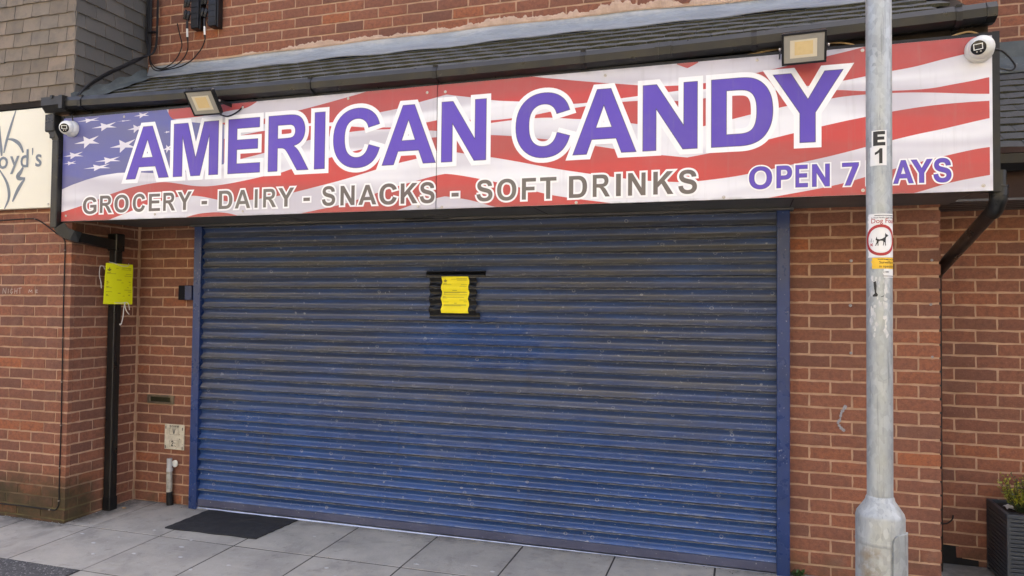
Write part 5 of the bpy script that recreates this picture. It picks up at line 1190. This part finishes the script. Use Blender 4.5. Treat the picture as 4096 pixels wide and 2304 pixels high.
# scratched lettering on the left wall
sx = thing('scratched_graffiti', 'pale scratched lettering NIGHT ME on the left brick wall', 'graffiti', (-5.02, -0.5995, 1.57))
def scr(lines_):
    mb = MB()
    for pts in lines_:
        for (xa_, za_), (xb_, zb_) in zip(pts[:-1], pts[1:]):
            d_ = Vector((xb_-xa_, zb_-za_)); n_ = Vector((-d_.y, d_.x)).normalized()*.0022
            mb.add([(xa_-n_.x, -.6004, za_-n_.y), (xb_-n_.x, -.6004, zb_-n_.y), (xb_+n_.x, -.6004, zb_+n_.y), (xa_+n_.x, -.6004, za_+n_.y)], [(0, 1, 2, 3)])
    return mb
z0, z1 = 1.572, 1.612
for L_ in ([[(-5.189, z0), (-5.185, z1), (-5.160, z0), (-5.156, z1+.004)]], [[(-5.135, z0+.002), (-5.133, z1-.004)]], [[(-5.092, z1-.008), (-5.105, z1-.004), (-5.115, z0+.015), (-5.103, z0), (-5.090, z0+.012), (-5.100, z0+.016)]], [[(-5.072, z0), (-5.070, z1)], [(-5.071, z0+.02), (-5.050, z0+.02)], [(-5.050, z0), (-5.046, z1)]], [[(-5.020, z0), (-5.022, z1+.004)], [(-5.035, z1), (-5.004, z1+.003)]], [[(-4.935, z0+.008), (-4.930, z1-.008), (-4.918, z0+.014), (-4.905, z1-.010), (-4.902, z0+.006)]], [[(-4.868, z0+.010), (-4.868, z1-.012), (-4.850, z1-.012)], [(-4.868, z0+.010), (-4.850, z0+.010)], [(-4.868, z0+.020), (-4.854, z0+.020)]]):
    scr(L_).build('scratch', M['scratch'], sx)
# paint smear and filled drill holes on the pier
mb = MB(); pts = spline([(.542, 0, .978), (.530, 0, .955), (.518, 0, .935), (.510, 0, .895), (.500, 0, .876), (.515, 0, .85), (.536, 0, .832)], 6); v = []; rn = random.Random(5)
for i, p in enumerate(pts):
    t_ = (pts[min(i+1, len(pts)-1)]-pts[max(i-1, 0)]).normalized(); n_ = Vector((-t_.z, 0, t_.x))*rn.uniform(.003, .010); v += [(p.x-n_.x, -.0042, p.z-n_.z), (p.x+n_.x, -.0042, p.z+n_.z)]
mb.add(v, [(2*i, 2*i+1, 2*i+3, 2*i+2) for i in range(len(pts)-1)]); tag(mb.build('paint_smear', M['greypaint']), 'hooked smear of grey paint on the brick pier left of the lamp post', 'paint mark')
for x, z, wh in ((.566, 1.545, 'middle one left of the lamp post'), (.972, 1.555, 'middle one right of the lamp post'), (.568, 1.275, 'lowest one left of the lamp post'), (.978, 1.266, 'lowest one right of the lamp post'), (.57, 1.80, 'highest one left of the lamp post'), (.978, 1.80, 'highest one right of the lamp post')):
    mb = MB(); mb.lathe([(.009*random.uniform(.7, 1.1), 0), (.007, .003), (.003, .004)], 8, Matrix.Translation((x, -.001, z)) @ Matrix.Rotation(R(90), 4, 'X')); tag(mb.build('filled_hole', M['greypaint']), 'grey filled drill hole in the brick pier, '+wh, 'filled hole', 'filled drill holes in the pier')

# ------------------------------------------------------------------ lamp post with stickers
LPX, LPY, LR, LB = 0.406, -1.960, 0.038, 0.0715
lp = thing('lamp_post', 'galvanised steel lamp post with wide base and stickers in front of the pier', 'lamp post', (LPX, LPY, gz(LPX, LPY)))
MT = Matrix.Translation((LPX, LPY, 0))
MB().lathe([(LR, .93), (LR, 3.2), (.036, 5.5)], 40, MT).build('shaft', GALV, lp, True)
MB().lathe([(LB, -.12), (LB, .872), (LB-.003, .884), (.043, .922), (LR+.0035, .930), (LR+.0005, .936)], 48, MT).build('base', GALV, lp, True)
MB().lathe([(LB+.0004, .79), (LB+.0009, .794), (LB+.0009, .800), (LB+.0004, .803)], 48, MT).build('weld_bead', GALV, lp, True)
vw = (CAM-Vector((LPX, LPY, 0))); a0 = math.atan2(vw.y, vw.x)
def wrap(s_, z, r_):    # s_ runs to the right as the street sees it
    a = a0+s_/r_; return (LPX+r_*math.cos(a), LPY+r_*math.sin(a), z)
# door of the base compartment, with its top corners rounded
mb = MB(); ds0, ds1, dz1 = .035, .112, .832; nx = 14; v = []; rr_ = LB+.006
for i in range(nx+1):
    s_ = ds0+(ds1-ds0)*i/nx; e = max(0, .022-(s_-ds0)); zt = dz1-(.022-math.sqrt(max(0, .022**2-e*e)))
    for r_ in (LB+.0005, rr_): v += [wrap(s_*r_/LB, .15, r_), wrap(s_*r_/LB, zt, r_)]
mb.add(v, [(4*i+2, 4*i+6, 4*i+7, 4*i+3) for i in range(nx)]+[(4*i+3, 4*i+7, 4*i+5, 4*i+1) for i in range(nx)]+[(0, 2, 3, 1)]); mb.build('door', GALV, lp)
def patch(name, s0, s1, z0, z1, m, e, parent=lp, ragged=None, nx=14, nz=10):
    mb = MB(); v = []; rn = random.Random(name+str(z0))
    for j in range(nz+1):
        for i in range(nx+1):
            s_ = s0+(s1-s0)*i/nx; z = z0+(z1-z0)*j/nz
            if ragged:
                if i == 0: s_ += rn.uniform(0, ragged)
                if i == nx and ragged < 0: s_ += rn.uniform(ragged, 0)
            v.append(wrap(s_, z, LR+e))
    W = nx+1; mb.add(v, [(j*W+i, j*W+i+1, (j+1)*W+i+1, (j+1)*W+i) for j in range(nz) for i in range(nx)]); return mb.build(name, m, parent)
def wrap_poly(name, C, m, e, parent=lp): return MB().tris(fill(C), lambda p: wrap(p.x, p.y, LR+e)).build(name, m, parent)
def sub(C, d=.004):
    """denser contours so that a bent polygon follows the round post"""
    out = []
    for c in C:
        o2 = []
        for i in range(len(c)):
            a, b = Vector(c[i]), Vector(c[(i+1) % len(c)]); n_ = max(1, int((b-a).length/d)); o2 += [tuple(a.lerp(b, k/n_)) for k in range(n_)]
        out.append(o2)
    return out
def wrap_patch_fill(C, d=.004):
    return C
k1 = patch('sticker', -.022, .023, 2.040, 2.093, M['sticker'], .0006); k1['label'] = 'white sticker with a bold black letter E'
def grid_fill(name, C, m, e, parent):
    """glyph on the post: constrained triangulation with extra inner columns"""
    v = []; ed = []; C = sub(C)
    for c in C:
        k = len(v); v += [Vector(p) for p in c]; ed += [(k+i, k+(i+1) % len(c)) for i in range(len(c))]
    xs = [p[0] for c in C for p in c]; zs = [p[1] for c in C for p in c]
    x = min(xs)+.0017
    while x < max(xs):
        z = min(zs)+.0017
        while z < max(zs):
            if inside((x, z), C): v.append(Vector((x, z)))
            z += .004
        x += .004
    V_, _, F_, *_ = delaunay_2d_cdt(v, ed, [], 0, 1e-8)
    F2 = [tuple(f) for f in F_ if inside(sum((V_[i] for i in f), Vector((0, 0)))/len(f), C)]
    return MB().tris((V_, F2), lambda p: wrap(p.x, p.y, LR+e)).build(name, m, parent)
grid_fill('letter', fit('e', -.017, .019, 2.044, 2.090), M['darkink'], .0012, k1)
k2 = patch('sticker', -.027, .023, 1.981, 2.041, M['sticker'], .0009); k2['label'] = 'white sticker with a bold black figure 1'
grid_fill('letter', fit('1', -.012, .010, 1.987, 2.035), M['darkink'], .0015, k2)
k3 = patch('dog_sticker', -.040, .062, 1.690, 1.828, M['sticker'], .0006, ragged=.012, nx=22, nz=18); k3['label'] = 'torn white Dog Fouling sticker with a red ring round a black dog'
patch('sticker_line', -.014, .060, 1.8215, 1.8235, M['darkink'], .0012, k3)
text_part('Dog Fouling', -.024, .078, 1.7985, M['redink'], k3, 0, 'printed_title', h=.0205, off=.006, place=lambda a, b: wrap(a, b, LR+.0012))
text_part('A. Fixed Penalty Dogs Exhibited Order', -.024, .075, 1.8135, M['darkink'], k3, 0, 'printed_small_title', h=.006, off=.015, place=lambda a, b: wrap(a, b, LR+.0012))
def ring(cx, cz, ro, ri, n=48): return [[(cx+ro*math.cos(2*math.pi*i/n), cz+ro*math.sin(2*math.pi*i/n)) for i in range(n)], [(cx+ri*math.cos(2*math.pi*i/n), cz+ri*math.sin(2*math.pi*i/n)) for i in range(n)]]
grid_fill('red_ring', ring(.005, 1.7445, .0495, .0405), M['redink'], .0012, k3)
DOG = [(0, .42), (.05, .55), (.09, .66), (.12, .58), (.14, .50), (.30, .46), (.50, .50), (.62, .56), (.70, .60), (.745, .66), (.74, .78), (.78, .93), (.84, .82), (.92, .80), (1.02, .74), (1.02, .69), (.93, .70), (.97, .66), (.90, .64), (.83, .60), (.80, .50), (.79, .35), (.80, .18), (.82, .02), (.78, 0), (.74, .02), (.74, .2), (.70, .28), (.66, .2), (.62, .02), (.58, 0), (.56, .03), (.60, .22), (.58, .34), (.40, .36), (.26, .32), (.22, .20), (.24, .02), (.20, 0), (.16, .03), (.17, .18), (.10, .12), (.04, 0), (.0, 0), (-.02, .03), (.04, .14), (.10, .28), (.08, .40)]
grid_fill('dog_symbol', [[(-.011+p[0]*.038, 1.7265+p[1]*.044) for p in DOG]], M['darkink'], .0012, k3)
for (a_, b_) in (((-.028, 1.726), (-.019, 1.734)), ((-.028, 1.734), (-.019, 1.726))):
    d_ = (Vector(b_)-Vector(a_)).normalized(); n_ = Vector((-d_.y, d_.x))*.0012
    MB().add([wrap(*(Vector(p)+n_*s_), LR+(.0012 if a_[1] < 1.73 else .0014)) for p, s_ in ((a_, -1), (b_, -1), (b_, 1), (a_, 1))], [(0, 1, 2, 3)]).build('printed_cross', M['redink'], k3)
for s_ in (-.029, -.0235, -.018):
    MB().add([wrap(s_-.0006, 1.738, LR+.0012), wrap(s_+.0006, 1.738, LR+.0012), wrap(s_+.0016, 1.744+(.006 if s_ == -.0235 else 0), LR+.0012), wrap(s_+.0004, 1.744+(.006 if s_ == -.0235 else 0), LR+.0012)], [(0, 1, 2, 3)]).build('printed_fume', M['darkink'], k3)
k4 = patch('surveillance_sticker', -.026, .062, 1.654, 1.689, M['stickyellow'], .0006, ragged=.012, nx=20, nz=8); k4['label'] = 'yellow strip reading Surveillance in operation'
text_part('ENVIRONMENTAL CRIME', -.004, .058, 1.6815, M['darkink'], k4, 0, 'printed_small_title', h=.0055, off=.015, place=lambda a, b: wrap(a, b, LR+.0012))
text_part('Surveillance', .000, .055, 1.6705, M['darkink'], k4, 0, 'printed_text', h=.0115, off=.004, place=lambda a, b: wrap(a, b, LR+.0012))
text_part('in operation', .000, .052, 1.6580, M['darkink'], k4, 0, 'printed_text', h=.0115, off=.004, place=lambda a, b: wrap(a, b, LR+.0012))
k5 = patch('fine_sticker', .009, .062, 1.626, 1.6535, M['sticker'], .0006, ragged=.004, nx=12, nz=6); k5['label'] = 'white strip with the figure 1000 pounds'
text_part('£1000', .011, .029, 1.641, M['darkink'], k5, 0, 'printed_text', h=.0085, off=.01, place=lambda a, b: wrap(a, b, LR+.0012))
patch('sticker_line', .010, .061, 1.6300, 1.6320, M['darkink'], .0012, k5)
# scraps of old torn stickers further down
rn = random.Random(11)
for i in range(46):
    u_ = rn.random(); s_ = rn.choice([rn.uniform(-.026, -.012), rn.uniform(-.02, .005), rn.uniform(.012, .024)]); z = 1.625-.185*u_**1.3; w_, h_ = rn.uniform(.002, .008), rn.uniform(.005, .018)
    c = [(s_+w_*math.cos(2*math.pi*k/8)*rn.uniform(.4, 1.1), z+h_*math.sin(2*math.pi*k/8)*rn.uniform(.4, 1.1)) for k in range(8)]
    MB().tris(fill([c]), lambda p: wrap(p.x, p.y, LR+.0005+.00001*i)).build('torn_scrap', M['torn'], lp)
for c in ([(-.018, 1.612), (-.010, 1.615), (-.008, 1.600), (-.009, 1.580), (-.004, 1.572), (-.006, 1.566), (-.020, 1.566), (-.019, 1.571), (-.013, 1.576), (-.016, 1.595)], [(.004, 1.566), (.014, 1.570), (.013, 1.567), (.004, 1.5645)]):
    MB().tris(fill([c]), lambda p: wrap(p.x, p.y, LR+.0012)).build('torn_letter', M['darkink'], lp)

# ------------------------------------------------------------------ shop on the right: roof, gutter, soffit
nr = thing('neighbour_roof', 'mossy dark tiled roof of the next shop at the right edge', 'roof', (1.8, 0.5, 2.4))
PN = math.atan2(3.10-2.43, 0.97-0.05)
MB().prism([(0.0, 2.36), (1.1, 2.36+1.1*math.tan(PN)), (1.1, 2.33), (0.0, 2.33)], 0, 1.10, 4.0).build('roof_deck', M['fascia'], nr)
roof_rows(nr, 1.19, 2.6, 0.03, 2.415, PN, 11, 0.1)
mb = MB(); mb.sheet([(1.085, 3.33), (1.08, 3.22), (1.06, 3.165), (0.93, 3.085), (0.932, 3.075)], 0, 1.10, 2.8, 8); mb.build('lead_sheet', M['lead_dark'], nr)
MB().box(1.10, 4.0, 0.05, 0.075, 2.131, 2.36).build('fascia', M['brownpl'], nr)
MB().box(1.05, 4.0, -0.02, 0.43, 2.118, 2.130).build('soffit', M['soffit'], nr)
mb = MB()
for i in range(1, 5): mb.box(1.055, 4.0, -0.02+.085*i-.002, -0.02+.085*i+.002, 2.1164, 2.1185)
mb.build('soffit_groove', M['inside'], nr)
ng = thing('neighbour_gutter', 'brown lipped black gutter of the next shop behind the sign end', 'gutter', (1.8, 0.0, 2.3))
mb = MB(); mb.prism([(0.045, 2.385), (0.045, 2.30), (0.01, 2.275), (-0.03, 2.275), (-0.065, 2.31), (-0.07, 2.36)], 0, 1.12, 4.0); mb.build('channel', M['black'], ng)
mb = MB(); mb.box(1.12, 4.0, -0.078, -0.062, 2.362, 2.392); mb.build('lip', M['brownpl'], ng)
mb = MB(); mb.bbox(1.435, 1.470, -0.086, -0.060, 2.300, 2.400, .003); mb.build('bracket', M['black'], ng)

# ------------------------------------------------------------------ planter with a golden shrub, right edge
pt = thing('planter', 'dark slatted planter box against the recessed wall at the right edge', 'planter', (1.75, 0.24, 0.0))
pz0, pz1 = gz(1.6, .2)+.02, 0.425
X0, X1, Y0, Y1 = 1.345, 2.15, 0.055, 0.405
MB().box(X0+.012, X1-.012, Y0+.012, Y1-.012, pz0, pz1-.03).build('core', M['inside'], pt)
ns = 17; sp_ = (pz1-.02-pz0)/ns
for i in range(ns):
    z = pz0+sp_*i
    MB().bbox(X0+.012, X1, Y0, Y0+.011, z+.0015, z+sp_-.0025, .002).build('slat', M['planter'], pt)
    MB().bbox(X0, X0+.011, Y0+.012, Y1, z+.0015, z+sp_-.0025, .002).build('slat', M['planter'], pt)
for a in ((X0-.002, X0+.014, Y0-.002, Y0+.014), (X0-.002, X0+.012, Y1-.014, Y1+.002)): MB().box(*a, pz0-.01, pz1-.0205).build('corner_post', M['planter'], pt)
for a in ((X0-.003, X1, Y0-.003, Y0+.018), (X0-.003, X0+.018, Y0+.0185, Y1), (X0+.0185, X1, Y1-.018, Y1)): MB().bbox(*a, pz1-.020, pz1, .002).build('rim', M['planter'], pt)
mb = MB(); nx, ny = 20, 10; v = []
for j in range(ny+1):
    for i in range(nx+1): v.append((X0+.018+(X1-X0-.036)*i/nx, Y0+.018+(Y1-Y0-.036)*j/ny, pz1-.022+random.uniform(-.010, .010)))
mb.add(v, [(j*(nx+1)+i, j*(nx+1)+i+1, (j+1)*(nx+1)+i+1, (j+1)*(nx+1)+i) for j in range(ny) for i in range(nx)]); mb.build('soil', M['soil'], pt)
def shrub(name, label, c, stems, hmin, hmax, spread, mleaf, mleaf2, seed):
    rn = random.Random(seed); t = thing(name, label, 'plant', c); st_ = MB(); lf = MB()
    for i in range(stems):
        a = rn.uniform(0, 6.28); L = rn.uniform(hmin, hmax); d_ = Vector((math.cos(a)*spread*rn.uniform(.2, 1), math.sin(a)*spread*rn.uniform(.2, 1), 1)).normalized()
        P = [Vector(c)+Vector((rn.uniform(-.02, .02), rn.uniform(-.02, .02), 0))]
        for k in range(7): P.append(P[-1]+(d_+Vector((rn.uniform(-.15, .15), rn.uniform(-.15, .15), .05*k))).normalized()*L/7)
        st_.tube(P, [.0022-.0002*k for k in range(8)], 5, False)
        for k in range(1, 8):
            for m_ in range(7):
                p = P[k-1].lerp(P[k], rn.random()); az = rn.uniform(0, 6.28); el = rn.uniform(.1, .9); dd = Vector((math.cos(az)*math.cos(el), math.sin(az)*math.cos(el), math.sin(el)))
                s_ = rn.uniform(.016, .028)*(1.1-.06*k); sd_ = dd.cross(Vector((rn.uniform(-1, 1), rn.uniform(-1, 1), 1))).normalized()*s_*.22
                lf.cur = 1 if (k < 3 or rn.random() < .25) else 0
                lf.add([p, p+dd*s_*.5+sd_, p+dd*s_, p+dd*s_*.5-sd_+Vector((0, 0, .001))], [(0, 1, 2, 3)])
    st_.build('stem', M['stem'], t); lf.build('foliage', [mleaf, mleaf2], t); return t
shrub('golden_shrub', 'small yellow green shrub growing in the dark planter', (1.455, .215, pz1-.02), 40, .09, .225, 1.0, M['leaf'], M['leaf2'], 4)
shrub('dull_shrub', 'duller green shrub behind the golden one in the planter', (1.54, .31, pz1-.02), 18, .12, .22, .7, M['leaf2'], M['leaf'], 9)
mb = MB(); rn = random.Random(2); v = []; nx, ny = 8, 5
for j in range(ny+1):
    for i in range(nx+1): v.append((1.40+.085*i/nx+rn.uniform(-.004, .004), .245+.07*j/ny+rn.uniform(-.004, .004), pz1-.012+.024*math.sin(math.pi*i/nx)*math.sin(math.pi*j/ny)+rn.uniform(-.005, .006)))
mb.add(v, [(j*(nx+1)+i, j*(nx+1)+i+1, (j+1)*(nx+1)+i+1, (j+1)*(nx+1)+i) for j in range(ny) for i in range(nx)])
tag(mb.build('crumpled_wrapper', M['sticker'], base=(1.44, .28, pz1-.02)), 'crumpled white wrapper lying in the planter beside the shrub', 'litter')
cable('wall_wire', [(1.03, .405, .283), (1.07, .40, .262), (1.11, .40, .256), (1.14, .402, .262), (1.165, .405, .285), (1.172, .41, .31)], .004, M['rubber'], 'thin dark wire looping out of the recessed wall left of the planter', 'wire')
# weeds at the foot of the right guide rail
def weed(c, seed):
    rn = random.Random(seed); mb = MB()
    for i in range(26):
        a = rn.uniform(0, 6.28); L = rn.uniform(.02, .055); d_ = Vector((math.cos(a), math.sin(a)*.6-.25, rn.uniform(.4, 1.3))).normalized(); p = Vector(c)+Vector((rn.uniform(-.035, .035), rn.uniform(-.012, .008), 0))
        s_ = d_.cross(Vector((0, 0, 1))).normalized()*L*.28
        mb.add([p, p+d_*L*.55+s_, p+d_*L+Vector((0, 0, -.004)), p+d_*L*.55-s_], [(0, 1, 2, 3)])
    return mb.build('weed', M['weed'], base=c)
tag(weed((.275, -.03, gz(.27, -.03)), 3), 'small green weed at the foot of the right guide rail', 'weed')
mb = MB(); mb.tube([(-4.425, -.215, gz(-4.4, -.2)+.006), (-4.400, -.205, gz(-4.4, -.2)+.006)], .004, 8); tag(mb.build('cigarette_end', M['beige']), 'orange cigarette end on the ground at the foot of the drainpipe', 'litter')

# dry grit, leaf crumbs and moss caught along the shutter foot and the wall feet
gb = MB(); rn = random.Random(21)
def crumb(x, y, sz):
    z = gz(x, y)+.0008; gb.cur = 0 if rn.random() < .7 else 1
    P = [(x+rn.uniform(-1, 1)*sz, y+rn.uniform(-1, 1)*sz, z+rn.uniform(0, .5)*sz) for _ in range(3)]+[(x, y, z+sz*rn.uniform(.3, .9))]
    gb.add(P, [(0, 1, 3), (1, 2, 3), (2, 0, 3), (0, 2, 1)])
for _ in range(520): crumb(rn.uniform(-4.5, 1.0), -.05-abs(rn.gauss(0, .035)), rn.uniform(.0015, .006))
for _ in range(160): crumb(-4.53+abs(rn.gauss(0, .03)), rn.uniform(-.6, 0), rn.uniform(.0015, .006))
for _ in range(160): crumb(rn.uniform(-5.4, -4.5), -.60-abs(rn.gauss(0, .025)), rn.uniform(.0015, .006))
for _ in range(300): crumb(rn.uniform(-4.6, .6), rn.uniform(-1.5, -.05), rn.uniform(.001, .0032))
for j in (1, 2):
    for _ in range(160): crumb(rn.uniform(-4.4, .3), -.6*j+rn.gauss(0, .004), rn.uniform(.001, .004))
gb = gb.build('grit', [M['soil'], M['gum']]); gb['kind'] = 'stuff'; gb['label'] = 'dry grit and crumbs of dirt along the foot of shutter and walls'
